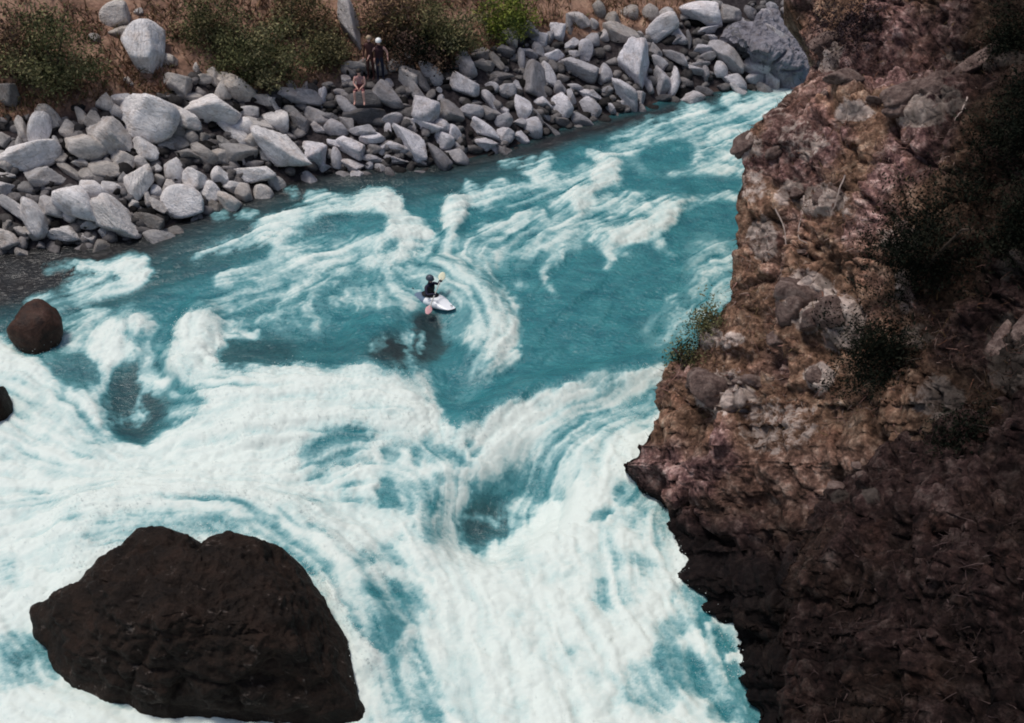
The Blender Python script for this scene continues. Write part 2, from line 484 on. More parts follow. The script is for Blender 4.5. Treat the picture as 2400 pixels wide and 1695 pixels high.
fp(C6, [(760, 730), (900, 640), (980, 520), (1100, 540), (1130, 650), (1260, 690), (1400, 680), (1520, 690), (1450, 800), (1330, 900), (1100, 970), (960, 970), (840, 920), (800, 830)], 0.72, 12)
fl(C6, [(800, 750), (960, 640), (1010, 530)], 60, 0.95, 12); fl(C6, [(980, 960), (1150, 950), (1330, 890), (1440, 760), (1500, 690)], 46, 0.95, 10)
fl(C6, [(940, 690), (1040, 650)], 22, 0.3, 8); fl(C6, [(880, 820), (1060, 850), (1240, 830)], 26, 0.42, 8); fl(C6, [(1080, 700), (1300, 740)], 18, 0.5, 8)
fl(C6, [(1150, 600), (1400, 640), (1810, 640)], 50, 0.08, 14); fl(C6, [(1500, 740), (1700, 700), (1810, 700)], 18, 0.6, 8)
fl(C6, [(990, 980), (1040, 1060), (1015, 1150)], [44, 32, 12], 0.75, 8); fl(C6, [(1310, 950), (1360, 1000), (1430, 1060)], [30, 22, 8], 0.6, 8)
fl(C6, [(700, 1080), (620, 1180), (660, 1320)], [24, 20, 14], 0.48, 8); fl(C6, [(430, 1250), (500, 1265)], 14, 0.45, 8); fl(C6, [(1080, 1050), (1130, 1060)], 18, 0.42)
fl(C6, [(1640, 1060), (1820, 1110)], 80, 0.4, 26); fl(C6, [(1660, 1260), (1790, 1210)], 110, 0.42, 26); fl(C6, [(1460, 1470), (1620, 1480)], 70, 0.42, 20)
fl(C6, [(1420, 1360), (1480, 1370)], 30, 0.36); fl(C6, [(1330, 1560), (1600, 1590)], 70, 0.3, 26)
fl(C6, [(150, 690), (240, 720), (330, 660)], 46, 0.72, 12); fl(C6, [(140, 630), (180, 680)], 24, 0.7); fl(C6, [(590, 650), (700, 630)], 50, 0.6, 14)
fl(C6, [(490, 520), (560, 590), (620, 470)], 30, 0.65, 10); fl(C6, [(340, 500), (520, 470)], 20, 0.5); fl(C6, [(320, 670), (520, 650), (600, 680)], 24, 0.48)
fl(C6, [(250, 900), (400, 900), (480, 830)], 36, 0.6, 12); fl(C6, [(580, 830), (620, 900)], 30, 0.55); fl(C6, [(430, 970), (470, 960)], 24, 0.6)
fl(C6, [(700, 740), (740, 830), (800, 900)], 50, 0.5, 14); fl(C6, [(420, 720), (520, 730)], 50, 0.38, 16); fl(C6, [(760, 600), (860, 600)], 36, 0.5)
fl(C6, [(0, 1070), (300, 1060), (520, 1010), (800, 930)], 80, 0.5, 20); fl(C6, [(280, 1090), (520, 1040), (740, 1000)], 16, 0.68, 8)
fl(C6, [(60, 770), (20, 850), (20, 930)], [60, 50, 26], 0.96, 8)
fl(C6, [(60, 1250), (160, 1180), (240, 1130)], [24, 34, 20], 0.72, 8)
fp(C6, [(-60, 1080), (250, 1100), (140, 1230), (-60, 1230)], 0.44, 18)
# long white tongues left of the kayak
fl(C5, [(-60, 690), (160, 640), (380, 590), (520, 500), (700, 430), (900, 370), (1050, 350), (1190, 290)], [40, 60, 70, 90, 90, 90, 80, 80], 0.7, 14)
fl(C5, [(420, 500), (540, 480), (640, 520)], 80, 0.82, 14); fl(C5, [(790, 380), (900, 330), (960, 350)], 56, 0.88, 12); fl(C5, [(1130, 300), (1200, 290), (1240, 330)], 70, 0.96, 12)
fp(C5, [(980, 530), (1180, 400), (1280, 400), (1400, 470), (1490, 560), (1400, 660), (1250, 740), (1080, 740), (930, 700), (1010, 620)], 0.88, 12)
fl(C5, [(1230, 330), (1300, 440), (1420, 490), (1480, 570)], 70, 0.97, 10); fl(C5, [(1080, 730), (1250, 700), (1400, 640)], 40, 0.9, 10)
fl(C5, [(1260, 590)], 44, 0.55, 10); fl(C5, [(1130, 610), (1160, 640)], 30, 0.6)
fl(C5, [(700, 530), (850, 480), (1150, 440)], 56, 0.12, 14); fl(C5, [(600, 610), (720, 570), (800, 620)], 60, 0.2, 16)
fl(C5, [(200, 840), (420, 770), (640, 720), (820, 690), (1000, 660)], [110, 110, 100, 90, 80], 0.62, 24)
fl(C5, [(420, 740), (700, 740), (980, 745)], 34, 0.78, 10); fl(C5, [(300, 800), (480, 660), (560, 690)], 36, 0.6); fl(C5, [(560, 660), (590, 710)], 22, 0.7)
fl(C5, [(-40, 1090), (120, 1020), (260, 980)], 70, 0.55, 20); fl(C5, [(250, 930), (420, 860), (660, 880)], 90, 0.42, 24)
fl(C5, [(470, 1040), (560, 940), (600, 860)], 34, 0.62); fl(C5, [(100, 1150), (420, 1090), (740, 1050)], 30, 0.52, 12); fl(C5, [(520, 1040), (720, 1060)], 18, 0.6)
fl(C5, [(30, 1130), (180, 1080), (420, 1010)], 24, 0.14, 10); fl(C5, [(0, 1170), (90, 1210), (330, 1240)], [40, 34, 16], 0.6, 10)
fl(C5, [(-40, 720), (200, 690), (360, 640)], 40, 0.1, 12); fl(C5, [(560, 1170), (700, 1160)], 80, 0.34, 22)
fl(C5, [(1040, 790), (1300, 800), (1480, 850)], 34, 0.55, 12); fl(C5, [(1450, 740), (1500, 790), (1560, 830)], 30, 0.75, 8); fl(C5, [(800, 860), (900, 880)], 22, 0.5)
fl(C5, [(1020, 960), (1240, 940), (1420, 970)], 60, 0.56, 16); fl(C5, [(860, 1000), (940, 1000)], 26, 0.5); fl(C5, [(1030, 1020), (1080, 1015)], 22, 0.55)
fp(C5, [(1300, 960), (1480, 1000), (1500, 1100), (1460, 1180), (1380, 1130), (1280, 1060)], 0.44, 16)
fl(C5, [(1480, 600), (1620, 560), (1720, 520)], 26, 0.6, 10); fp(C5, [(1450, 650), (1900, 640), (1960, 740), (1780, 850), (1500, 780)], 0.42, 20)
fl(C5, [(1600, 710), (1640, 690), (1880, 680)], 20, 0.58, 8)
fl(C5, [(700, 250), (800, 240)], 30, 0.5, 8); fl(C5, [(210, 370), (260, 370)], 28, 0.5, 8); fl(C5, [(560, 215)], 30, 0.4, 8); fl(C5, [(20, 380), (80, 370)], 30, 0.3)
# dark drop left of and below the kayak
dp(C5, [(-60, 1240), (200, 1260), (420, 1240), (700, 1230), (900, 1260), (1150, 1250), (1150, 1440), (850, 1450), (400, 1480), (-60, 1460)], 0.30, 24)
fp(C5, [(-60, 1260), (420, 1240), (900, 1280), (1150, 1260), (1150, 1440), (850, 1450), (-60, 1460)], 0.06, 18)
# wave curling round below the kayak
fl(C5, [(1640, 830), (1760, 860), (1880, 930), (1970, 1050), (2000, 1200), (1990, 1330), (1920, 1430), (1840, 1520)], [60, 80, 110, 130, 130, 120, 90, 60], 0.7, 16)
fl(C5, [(1850, 880), (1960, 1000), (2010, 1120), (2020, 1250), (2010, 1370)], [16, 30, 40, 44, 34], 0.95, 8)
fl(C5, [(1600, 900), (1740, 930), (1830, 1000)], 110, 0.55, 24); fl(C5, [(1800, 1400), (1800, 1500), (1770, 1600)], 70, 0.5, 20)
fl(C5, [(1740, 1180), (1760, 1290)], 60, 0.62, 14); fl(C5, [(1620, 1080), (1700, 1120)], 110, 0.22, 24)
fl(C5, [(1640, 1270), (1560, 1400), (1460, 1500)], [50, 110, 130], 0.85, 16); fl(C5, [(1380, 1230), (1420, 1330), (1450, 1440)], [26, 40, 60], 0.6, 12)
fp(C5, [(1120, 1330), (1220, 1230), (1330, 1200), (1400, 1290), (1430, 1480), (1280, 1440), (1130, 1410)], 0.05, 12); dp(C5, [(1100, 1330), (1220, 1220), (1330, 1190), (1400, 1270), (1440, 1500), (1280, 1440), (1110, 1410)], 0.9, 12)
fl(C5, [(1390, 1230), (1410, 1320), (1450, 1440)], 20, 0.55, 8); fl(C5, [(1250, 1240), (1210, 1290)], 12, 0.35, 6); fl(C5, [(1330, 1210), (1350, 1290)], 9, 0.3, 6); fl(C5, [(1160, 1310), (1120, 1340)], 14, 0.3, 6)
fl(C5, [(1540, 1180), (1570, 1270), (1520, 1320)], 80, 0.06, 16); dl(C5, [(1540, 1180), (1570, 1270), (1520, 1320)], 80, 0.85, 14); fl(C5, [(1490, 1230), (1480, 1330)], 16, 0.5, 7)
fl(C5, [(1210, 1290), (1180, 1320)], 24, 0.3); fl(C5, [(1680, 1410), (1700, 1540)], 110, 0.12, 20)
FOAM = np.where(FOAM > 0.3, 0.3 + (FOAM - 0.3) * 0.80, FOAM)
# the main white water
MAIN = [(-600, 800), (0, 785), (50, 830), (110, 838), (150, 850), (185, 915), (215, 960), (245, 985), (250, 1030), (330, 1050), (390, 1020), (430, 980), (455, 900), (480, 858), (560, 862), (640, 860),
        (700, 855), (760, 866), (850, 848), (900, 862), (960, 895), (1010, 935), (1045, 985), (1075, 1012), (1150, 966), (1220, 935), (1300, 915), (1400, 885), (1560, 855), (1750, 900), (1900, 1100), (1900, 2200), (-600, 2200)]
fp(ID, MAIN, 0.91, 8); op(DARK, mask_poly(MAIN, 9), 0.0)
# left pool
fp(ID, [(-300, 600), (0, 590), (330, 560), (440, 530), (330, 590), (180, 650), (60, 690), (0, 705), (-300, 760)], 0.03, 24); dp(ID, [(-300, 600), (0, 590), (330, 560), (470, 520), (350, 600), (200, 665), (70, 705), (0, 720), (-300, 780)], 1.0, 26)
fl(C3, [(300, 400), (500, 480), (700, 520), (790, 600)], 70, 0.62, 14); fl(C3, [(480, 500), (560, 640), (560, 760)], 150, 0.24, 26); dl(C3, [(520, 620), (580, 800)], 170, 0.35, 40)
fl(C3, [(600, 660), (720, 640), (760, 560)], 90, 0.62, 18); fl(C3, [(610, 220), (650, 300)], 70, 0.5, 18); fl(C3, [(760, 260), (880, 160), (1010, 120)], [40, 80, 80], 0.62, 16)
fl(C3, [(580, 70), (740, 85)], 34, 0.62, 10); fl(C3, [(370, 90), (510, 60)], 30, 0.25, 10)
fl(C3, [(980, 110), (1040, 130)], 46, 0.82, 12)
fp(C3, [(860, 620), (890, 490), (980, 420), (1000, 350), (1030, 440), (1200, 480), (1240, 590), (1200, 680), (1050, 650), (920, 690)], 0.88, 12)
fl(C3, [(1000, 740), (1090, 700)], 90, 0.22, 16); fl(C3, [(1250, 690), (1380, 680)], 110, 0.18, 24)
fl(C3, [(1510, 520), (1510, 620), (1480, 720), (1390, 810)], [50, 120, 110, 120], 0.9, 14)
fl(C3, [(1640, 560), (1740, 590), (1960, 600)], [20, 26, 16], 0.6, 8)
dp(C3, [(1590, 610), (1800, 640), (2200, 620), (2270, 780), (2050, 850), (1530, 830)], 0.55, 18)
fl(C3, [(800, 640), (890, 760), (780, 900), (680, 1020)], [70, 90, 100, 90], 0.9, 16)
fp(C3, [(840, 880), (1060, 790), (1180, 830), (1250, 960), (1290, 1170), (1260, 1290), (1120, 1430), (1060, 1440), (880, 1360), (790, 1270), (730, 1100), (810, 1020)], 0.07, 10)
dp(C3, [(840, 880), (1060, 790), (1180, 830), (1250, 960), (1290, 1170), (1260, 1290), (1120, 1430), (1060, 1440), (880, 1360), (790, 1270), (730, 1100), (810, 1020)], 0.66, 14)
fl(C3, [(1090, 860), (1060, 960), (1100, 1020), (1050, 1130)], 26, 0.52, 10); fl(C3, [(900, 1240), (1080, 1230)], 30, 0.6, 10); fl(C3, [(1180, 900), (1260, 1080)], 60, 0.5, 14)
fp(C3, [(1180, 860), (1420, 850), (1480, 980), (1380, 1180), (1280, 1260), (1240, 1040)], 0.55, 16); fl(C3, [(1340, 1060)], 70, 0.2, 16); fl(C3, [(1430, 1110)], 70, 0.4, 18)
fl(C3, [(1160, 720), (1170, 840)], 60, 0.36, 16)
fp(C3, [(850, 860), (1040, 800), (1060, 900), (1040, 1100), (960, 1220), (830, 1220), (750, 1100), (820, 1010)], 0.03, 8)
fp(C3, [(1080, 1040), (1200, 1010), (1260, 1150), (1230, 1260), (1150, 1220), (1070, 1160)], 0.05, 8); fp(C3, [(850, 1290), (1040, 1280), (1110, 1360), (1060, 1420), (900, 1350)], 0.08, 8)
fl(C3, [(560, 850), (620, 900), (590, 1000)], 90, 0.16, 14)
# structure inside the white water
fp(C7, [(190, 540), (240, 420), (340, 330), (560, 330), (640, 400), (520, 480), (300, 560)], 0.5, 18); fl(C7, [(250, 490), (380, 420), (520, 350)], 36, 0.26, 12); fl(C7, [(340, 530), (560, 440)], 22, 0.42, 10)
fp(C7, [(560, 600), (640, 460), (820, 390), (1050, 400), (1350, 380), (1600, 180), (1900, 130), (2080, 200), (1850, 300), (1650, 450), (1400, 600), (1000, 700), (820, 800), (640, 720)], 0.66, 26)
fl(C7, [(1560, 330), (1760, 250), (1880, 200), (2040, 210)], 110, 0.46, 30); fl(C7, [(1100, 420), (1300, 390)], 50, 0.92, 14); fl(C7, [(1180, 440)], 90, 0.92, 16)
fl(C7, [(890, 410), (980, 460), (1090, 515)], 22, 0.34, 8); fl(C7, [(1210, 545)], [60], 0.25, 12); fl(C7, [(680, 470)], 40, 0.3, 10); fl(C7, [(590, 510), (460, 520)], 20, 0.45, 8)
fl(C7, [(670, 640), (672, 690)], 50, 0.18, 10); fl(C7, [(1130, 445)], 40, 0.4, 10); fl(C7, [(840, 470), (880, 560)], 34, 0.4); fl(C7, [(330, 635)], 70, 0.74, 18); fl(C7, [(490, 650)], 60, 0.7, 18)
fl(C7, [(900, 560), (1000, 600), (1200, 610), (1350, 580)], 50, 0.88, 14)
fl(C7, [(800, 690), (960, 650), (1200, 660), (1450, 590), (1640, 500)], [90, 70, 60, 110, 60], 0.34, 20)
fp(C7, [(1040, 690), (1280, 640), (1560, 560), (1600, 600), (1520, 690), (1390, 720), (1340, 830), (1300, 890), (1130, 980), (1010, 910), (980, 800)], 0.10, 12)
dp(C7, [(1060, 700), (1280, 680), (1330, 780), (1290, 890), (1130, 980), (1010, 910), (990, 800)], 0.72, 26)
fl(C7, [(1540, 640), (1580, 600)], 46, 0.5, 10); fl(C7, [(950, 700), (1010, 690)], 70, 0.8, 14); fl(C7, [(860, 720), (900, 780)], 80, 0.4, 18)
fl(C7, [(1060, 800), (1180, 800), (1300, 840)], 14, 0.32, 8); fl(C7, [(1320, 760), (1370, 730)], 60, 0.5, 16)
fl(C7, [(880, 850), (960, 830)], 80, 0.66, 22)
fl(C7, [(1690, 480), (1720, 520), (1640, 600)], 90, 0.8, 20)
fl(C7, [(1760, 790)], 42, 0.3, 9); fl(C7, [(1800, 755)], 30, 0.35, 8); fl(C7, [(1900, 660)], 60, 0.4, 12); fl(C7, [(2000, 830), (2080, 900)], 70, 0.6, 22)
# around the big boulder
fl(C4, [(560, 240), (800, 170), (1050, 130), (1380, 160), (1560, 210)], [60, 80, 90, 80, 80], 0.56, 20); fl(C4, [(1540, 180), (1640, 260)], 80, 0.42, 22)
fl(C4, [(1620, 300), (1760, 420), (1880, 560), (2000, 680)], [70, 110, 140, 160], 0.58, 28)
fl(C4, [(1960, 640), (2080, 700), (2180, 640)], 110, 0.4, 24); fl(C4, [(2110, 760), (2100, 830)], [70, 40], 0.22, 14)
fl(C4, [(1840, 700), (1920, 760), (2040, 860)], [20, 22, 30], 0.25, 8); fl(C4, [(1600, 360), (1760, 560), (1850, 740), (1930, 900), (1960, 1180)], [14, 24, 50, 70, 110], 0.92, 10)
fl(C4, [(1100, 150), (1500, 150)], 14, 0.42, 8); fl(C4, [(2180, 1000), (2240, 1200)], 150, 0.52, 36); fl(C4, [(1960, 370)], 50, 0.55, 14)
fl(C4, [(100, 880), (170, 920), (230, 900)], [90, 110, 60], 0.22, 26); dl(C4, [(180, 930)], 90, 0.35, 26)
fl(C4, [(0, 1010), (250, 960)], 60, 0.55, 22); fl(C4, [(0, 930), (80, 860)], 60, 0.5, 24)
fl(C3, [(1600, 960), (1850, 960)], 60, 0.78, 24); fl(C3, [(200, 1240), (500, 1400)], 180, 0.80, 40); fl(C3, [(620, 1200)], 120, 0.74, 24)
# lower right, under the cliff
fl(CR, [(60, 1070), (140, 1060)], 70, 0.55, 22); fl(CR, [(300, 1250), (440, 1130), (380, 1080)], 60, 0.42, 18); fl(CR, [(440, 1180), (480, 1240)], 40, 0.18, 12); fl(CR, [(520, 1160), (560, 1260)], 34, 0.9, 10)
fl(CR, [(330, 1380), (440, 1420), (520, 1400)], [110, 100, 60], 0.3, 20); fl(CR, [(180, 1470), (250, 1500)], 110, 0.42, 26); fl(CR, [(540, 1300), (580, 1440)], 50, 0.2, 14)
fl(CR, [(640, 1480), (680, 1580)], 60, 0.25, 14); fl(CR, [(560, 1540)], 90, 0.4, 20); fl(CR, [(560, 1350), (640, 1330)], 22, 0.9, 8); fl(CR, [(480, 1200), (500, 1340), (540, 1440)], 20, 0.75, 8)
fl(CR, [(260, 700), (300, 780)], 60, 0.62, 16); fl(CR, [(200, 960), (60, 940)], 60, 0.7, 24)
fl(CR, [(330, 1010), (360, 900)], 30, 0.96, 10)
for k in range(150):                                      # uneven aeration all over the white water
    cx_, cy_ = RNG.uniform(-300, 1750), RNG.uniform(880, 1900)
    a_ = RNG.uniform(0, math.pi); L_ = RNG.uniform(20, 70)
    m_ = mask_line([(cx_ - L_ * math.cos(a_), cy_ - L_ * 0.6 * math.sin(a_)), (cx_ + L_ * math.cos(a_), cy_ + L_ * 0.6 * math.sin(a_))], RNG.uniform(16, 50), 22)
    FOAM -= m_ * RNG.uniform(0.04, 0.20) * (FOAM > 0.6)


# heights in metres
hp(ID, [(420, 1000), (480, 870), (850, 855), (980, 920), (1060, 1010), (900, 1040), (600, 1080)], 0.60, 45)      # crest of the big hole
hl(ID, [(1090, 1000), (1250, 935), (1560, 862)], 60, 0.60, 40)
hl(C7, [(1150, 800), (1400, 650)], 170, -0.95, 60)
hp(C3, [(840, 880), (1180, 830), (1290, 1170), (1060, 1440), (790, 1270)], -0.4, 40)
hl(C4, [(500, 240), (1100, 150), (1550, 240), (1800, 480), (1950, 760)], 170, 0.42, 60)
hl(C5, [(1640, 830), (1880, 930), (2000, 1200), (1920, 1430)], 90, 0.30, 24)
hp(C5, [(980, 530), (1230, 330), (1490, 560), (1250, 740)], 0.32, 24)
hl(C5, [(420, 500), (900, 360), (1200, 290)], 60, 0.22, 24)
hl(C6, [(800, 750), (1010, 530)], 50, 0.2, 18); hl(C6, [(980, 960), (1330, 890), (1500, 690)], 40, 0.2, 18); hl(C6, [(50, 770), (20, 920)], 50, 0.25, 14)
hp(C3, [(860, 620), (980, 420), (1240, 590), (1050, 680)], 0.3, 20); hl(C3, [(1510, 520), (1390, 810)], 100, 0.3, 20)
hl(C5, [(1280, 1330)], 200, 0.35, 40)
hl(C5, [(1540, 1250)], 130, -0.3, 30)
HGT = blur(HGT, 10)

def sample(ch, px, py):
    u = np.clip((px - MX0) / MS, 0, MW - 1.001); v = np.clip((py - MY0) / MS, 0, MH - 1.001)
    i, j = u.astype(np.int32), v.astype(np.int32); a, b = (u - i).astype(np.float32), (v - j).astype(np.float32)
    return (ch[j, i] * (1 - a) + ch[j, i + 1] * a) * (1 - b) + (ch[j + 1, i] * (1 - a) + ch[j + 1, i + 1] * a) * b

# flow lines (photo pixels, downstream)
FLOWS = [[(1850, 230), (1500, 360), (1000, 500), (600, 610), (200, 720), (0, 800)], [(1720, 500), (1400, 640), (1180, 860), (1090, 1040), (1120, 1300), (1200, 1500), (1250, 1700)],
         [(0, 1260), (300, 1180), (600, 1190), (800, 1350), (900, 1550), (960, 1700)], [(1560, 870), (1300, 985), (1100, 1090), (1020, 1150)], [(1480, 1110), (1420, 1300), (1500, 1500), (1640, 1700)],
         [(0, 930), (300, 1090), (600, 1040), (900, 1010)], [(1000, 640), (1110, 690), (1160, 800), (1100, 880)], [(300, 640), (600, 540), (900, 470)], [(700, 1130), (900, 1060), (1050, 1110)],
         [(0, 1500), (60, 1640), (200, 1690)], [(280, 750), (260, 900), (330, 1020)], [(1550, 1300), (1650, 1480), (1750, 1680)], [(1400, 420), (1300, 480), (1150, 560)], [(-500, 800), (0, 830)], [(-500, 1300), (0, 1260)]]
fpx, fdx = [], []
for ln in FLOWS:
    for (a, b), (c, d) in zip(ln, ln[1:]):
        m = max(1, int(math.hypot(c - a, d - b) / 60))
        for q in range(m):
            t = (q + 0.5) / m
            p0, p1 = at_z(a + (c - a) * t, b + (d - b) * t), at_z(a + (c - a) * (t + 0.01), b + (d - b) * (t + 0.01))
            fpx.append(p0[:2]); fdx.append((p1 - p0)[:2] / np.linalg.norm(p1 - p0))
fpx, fdx = np.array(fpx), np.array(fdx)

DX = 0.05
ux = np.arange(-26.0, 17.0, DX); uy = np.arange(15.0, 57.0, DX)
nx, ny = len(ux), len(uy)
cxs, cys = np.arange(-27, 18, 0.5), np.arange(14, 58, 0.5)
CX, CY = np.meshgrid(cxs, cys)
w = 1.0 / (((CX[..., None] - fpx[:, 0]) ** 2 + (CY[..., None] - fpx[:, 1]) ** 2) ** 1.5 + 0.05)
FXc, FYc = (w * fdx[:, 0]).sum(-1) / w.sum(-1), (w * fdx[:, 1]).sum(-1) / w.sum(-1)
X, Y = np.meshgrid(ux.astype(np.float32), uy.astype(np.float32))
u, v = (X + 27) / 0.5, (Y - 14) / 0.5
i, j = u.astype(np.int32), v.astype(np.int32); a, b = u - i, v - j
bil = lambda A: ((A[j, i] * (1 - a) + A[j, i + 1] * a) * (1 - b) + (A[j + 1, i] * (1 - a) + A[j + 1, i + 1] * a) * b).astype(np.float32)
FX, FY = bil(FXc), bil(FYc)
psi = fbm2(X * 0.75, Y * 0.75, 4, 7, 0.55)                 # curls on top of the mean flow
FX = FX + 0.5 * np.gradient(psi, DX, axis=0) * 1.1; FY = FY - 0.5 * np.gradient(psi, DX, axis=1) * 1.1
nm = np.hypot(FX, FY) + 1e-6; FX, FY = FX / nm, FY / nm

def lic(noise, steps, h):
    acc = noise.copy(); cnt = 1
    for sg in (1, -1):
        px_, py_ = np.meshgrid(np.arange(nx, dtype=np.float32), np.arange(ny, dtype=np.float32))
        for _ in range(steps):
            ii = np.clip(px_, 0, nx - 1).astype(np.int32); jj = np.clip(py_, 0, ny - 1).astype(np.int32)
            px_ += sg * h * FX[jj, ii]; py_ += sg * h * FY[jj, ii]
            ii = np.clip(px_ + 0.5, 0, nx - 1).astype(np.int32); jj = np.clip(py_ + 0.5, 0, ny - 1).astype(np.int32)
            acc += noise[jj, ii]; cnt += 1
    acc /= cnt
    acc -= acc.mean(); acc /= acc.std() + 1e-6
    return acc
white = RNG.random((ny, nx)).astype(np.float32)
n1 = white.copy(); n1[1:-1, 1:-1] = (white[1:-1, 1:-1] * 2 + white[:-2, 1:-1] + white[2:, 1:-1] + white[1:-1, :-2] + white[1:-1, 2:]) / 6
L1 = lic(n1 + 0.9 * fbm2(X * 4, Y * 4, 3, 3), 15, 1.4)
L2 = lic(fbm2(X * 2.6, Y * 2.6, 4, 13, 0.62), 10, 4.0)
lace = 1 - np.abs(2 * fbm2(X * 1.5 + 0.5 * L2 * 0.2, Y * 1.5, 4, 29, 0.6) - 1)      # stringy foam nets
lace = (lace - lace.mean()) / lace.std()

px0, py0, _ = project(np.stack([X, Y, np.zeros_like(X)], -1))
H = sample(HGT, px0, py0)
wX, wY = 0.42 * (fbm2(X * 1.3, Y * 1.3, 4, 61, 0.6) - 0.5) + 0.20 * (fbm2(X * 5, Y * 5, 3, 63) - 0.5), 0.42 * (fbm2(X * 1.3, Y * 1.3, 4, 71, 0.6) - 0.5) + 0.20 * (fbm2(X * 5, Y * 5, 3, 73) - 0.5)
px1, py1, _ = project(np.stack([X + wX, Y + wY, H], -1))
V = sample(FOAM, px1, py1); DK = sample(DARK, px1, py1)
mid = smooth(0.10, 0.40, V) * (1 - 0.58 * smooth(0.70, 0.95, V)) + 0.05
F = V + mid * (0.05 * L2 + 0.125 * L1 + 0.06 * lace)
F = np.clip(F, 0, 1)
puff = (np.abs(2 * fbm2(X * 1.1, Y * 1.1, 3, 41) - 1) * 0.26 + np.abs(2 * fbm2(X * 2.8, Y * 2.8, 2, 43) - 1) * 0.07)
waves = 0.16 * (fbm2(X * 0.6, Y * 0.6, 3, 83) - 0.5) + 0.022 * L2
ZW = H + smooth(0.25, 0.95, V) * (puff * 0.55 + 0.012 * L1) + 0.05 * (F - 0.4) + waves
SDW = shore_dist(X, Y)
ZW = np.where(SDW > -1.0, ZW * np.clip(-SDW, 0.05, 1), ZW)
ZW = np.where(SDW > -0.6, np.minimum(ZW, 0.05), ZW)
f = grid_faces(ny, nx)
qx, qy, _ = px0.ravel(), py0.ravel(), 0
ok = (SDW.ravel() < 1.0) & (qx > -560) & (qx < 2250) & (qy < 2050)
okf = ok[f].all(1); f = f[okf]
used = np.unique(f); remap = np.zeros(nx * ny, np.int32); remap[used] = np.arange(len(used))
P = np.stack([X, Y, ZW], -1).reshape(-1, 3)[used]
link("river", make_mesh("river", P, remap[f], [M_WATER], {"foam": F.ravel()[used], "dark": DK.ravel()[used]}), kind='structure')
def water_z(x, y):
    i = np.clip(((np.asarray(x) - ux[0]) / DX).round().astype(int), 0, nx - 1); j = np.clip(((np.asarray(y) - uy[0]) / DX).round().astype(int), 0, ny - 1)
    return ZW[j, i]
# the rest of the river, outside the photo, coarse and a little lower
oxs, oys = np.arange(-70, 60, 1.0), np.arange(-30, 95, 1.0)
OX, OY = np.meshgrid(oxs, oys)
OF = np.clip(0.35 + 0.9 * (fbm2(OX * 0.3, OY * 0.3, 4, 99) - 0.5) + 0.5 * (OY < 18), 0, 1)
opx, opy, opw = project(np.stack([OX, OY, 0 * OX], -1))
OZ = np.where((opx > -640) & (opx < 2300) & (opy < 2100) & (opw > 0), -1.2, -0.12)
link("river", make_mesh("river_reach", np.stack([OX, OY, OZ], -1).reshape(-1, 3), grid_faces(*OX.shape), [M_WATER], {"foam": OF.ravel(), "dark": OF.ravel() * 0}), kind='structure')

# thrown drops above the breaking crests
gyv, gxv = np.gradient(V)
edge = np.hypot(gxv, gyv) * smooth(0.55, 0.85, V) * (sample(HGT, px1, py1) > 0.05) + 0.0025 * smooth(0.85, 0.97, V)
for ln_ in (C4([(180, 640), (340, 575), (540, 345), (735, 200), (980, 235), (1250, 215), (1520, 305), (1720, 540), (1870, 800), (1930, 1080)]), [(1480, 930), (1450, 1080), (1530, 1180), (1600, 1290), (1590, 1370), (1690, 1450), (1740, 1600)], [(20, 800), (70, 840), (150, 800)]):
    edge = edge + 0.018 * sample(mask_line(ln_, 34, 16), px1, py1)
w_ = (edge * ok.reshape(ny, nx)).ravel(); w_ = w_ / w_.sum()
srn = np.random.default_rng(61)
k = srn.choice(nx * ny, 12000, p=w_)
c = np.stack([X.ravel()[k], Y.ravel()[k], ZW.ravel()[k]], 1) + srn.normal(size=(len(k), 3)) * 0.06
c[:, 2] += srn.exponential(0.06, len(k)) + 0.02
r_ = srn.uniform(0.006, 0.017, len(k))[:, None, None]
octa = np.array([(1, 0, 0), (-1, 0, 0), (0, 1, 0), (0, -1, 0), (0, 0, 1), (0, 0, -1)], float)
ofc = np.array([(0, 2, 4), (2, 1, 4), (1, 3, 4), (3, 0, 4), (2, 0, 5), (1, 2, 5), (3, 1, 5), (0, 3, 5)])
v = (c[:, None] + octa[None] * r_).reshape(-1, 3); f = (np.arange(len(k))[:, None, None] * 6 + ofc).reshape(-1, 3)
link("spray", make_mesh("spray", v, f, [plain("spray_drops", (0.72, 0.78, 0.75), 0.5, 0.05)]), kind='stuff', label="white drops thrown up along the breaking crests of the rapids", cat="spray")
# ------------------------------------------------------------------ the near cliff
def interp_rail(rows, ts):
    rows = np.array(rows, float)
    return np.stack([np.interp(ts, rows[:, 0], rows[:, k]) for k in range(1, rows.shape[1])], -1)

PALE = [(1895, 700, 66, 80, .95), (1975, 760, 62, 74, .8), (2005, 255, 48, 27, .95), (2150, 262, 75, 35, .75), (2215, 230, 60, 40, .6), (1955, 120, 26, 55, .8), (1945, 150, 28, 28, .7), (1700, 925, 80, 58, .8), (1925, 882, 42, 36, .85), (1925, 470, 70, 50, .75), (1850, 440, 40, 40, .6),
        (1785, 560, 45, 70, .62), (1740, 340, 55, 40, .7), (2300, 140, 90, 26, .6), (2350, 130, 60, 30, .6), (2365, 830, 60, 110, .7), (2200, 930, 75, 60, .6), (2110, 560, 60, 46, .55), (1830, 1000, 120, 80, .52), (1880, 330, 90, 50, .5), (1655, 780, 42, 40, .75), (1700, 800, 50, 36, .6), (2120, 680, 40, 70, .6), (1760, 420, 40, 60, .5), (2380, 620, 60, 50, .6), (1800, 250, 60, 40, .5), (1960, 1160, 24, 18, .9), (2045, 1160, 22, 16, .8), (2150, 800, 60, 40, .55)]
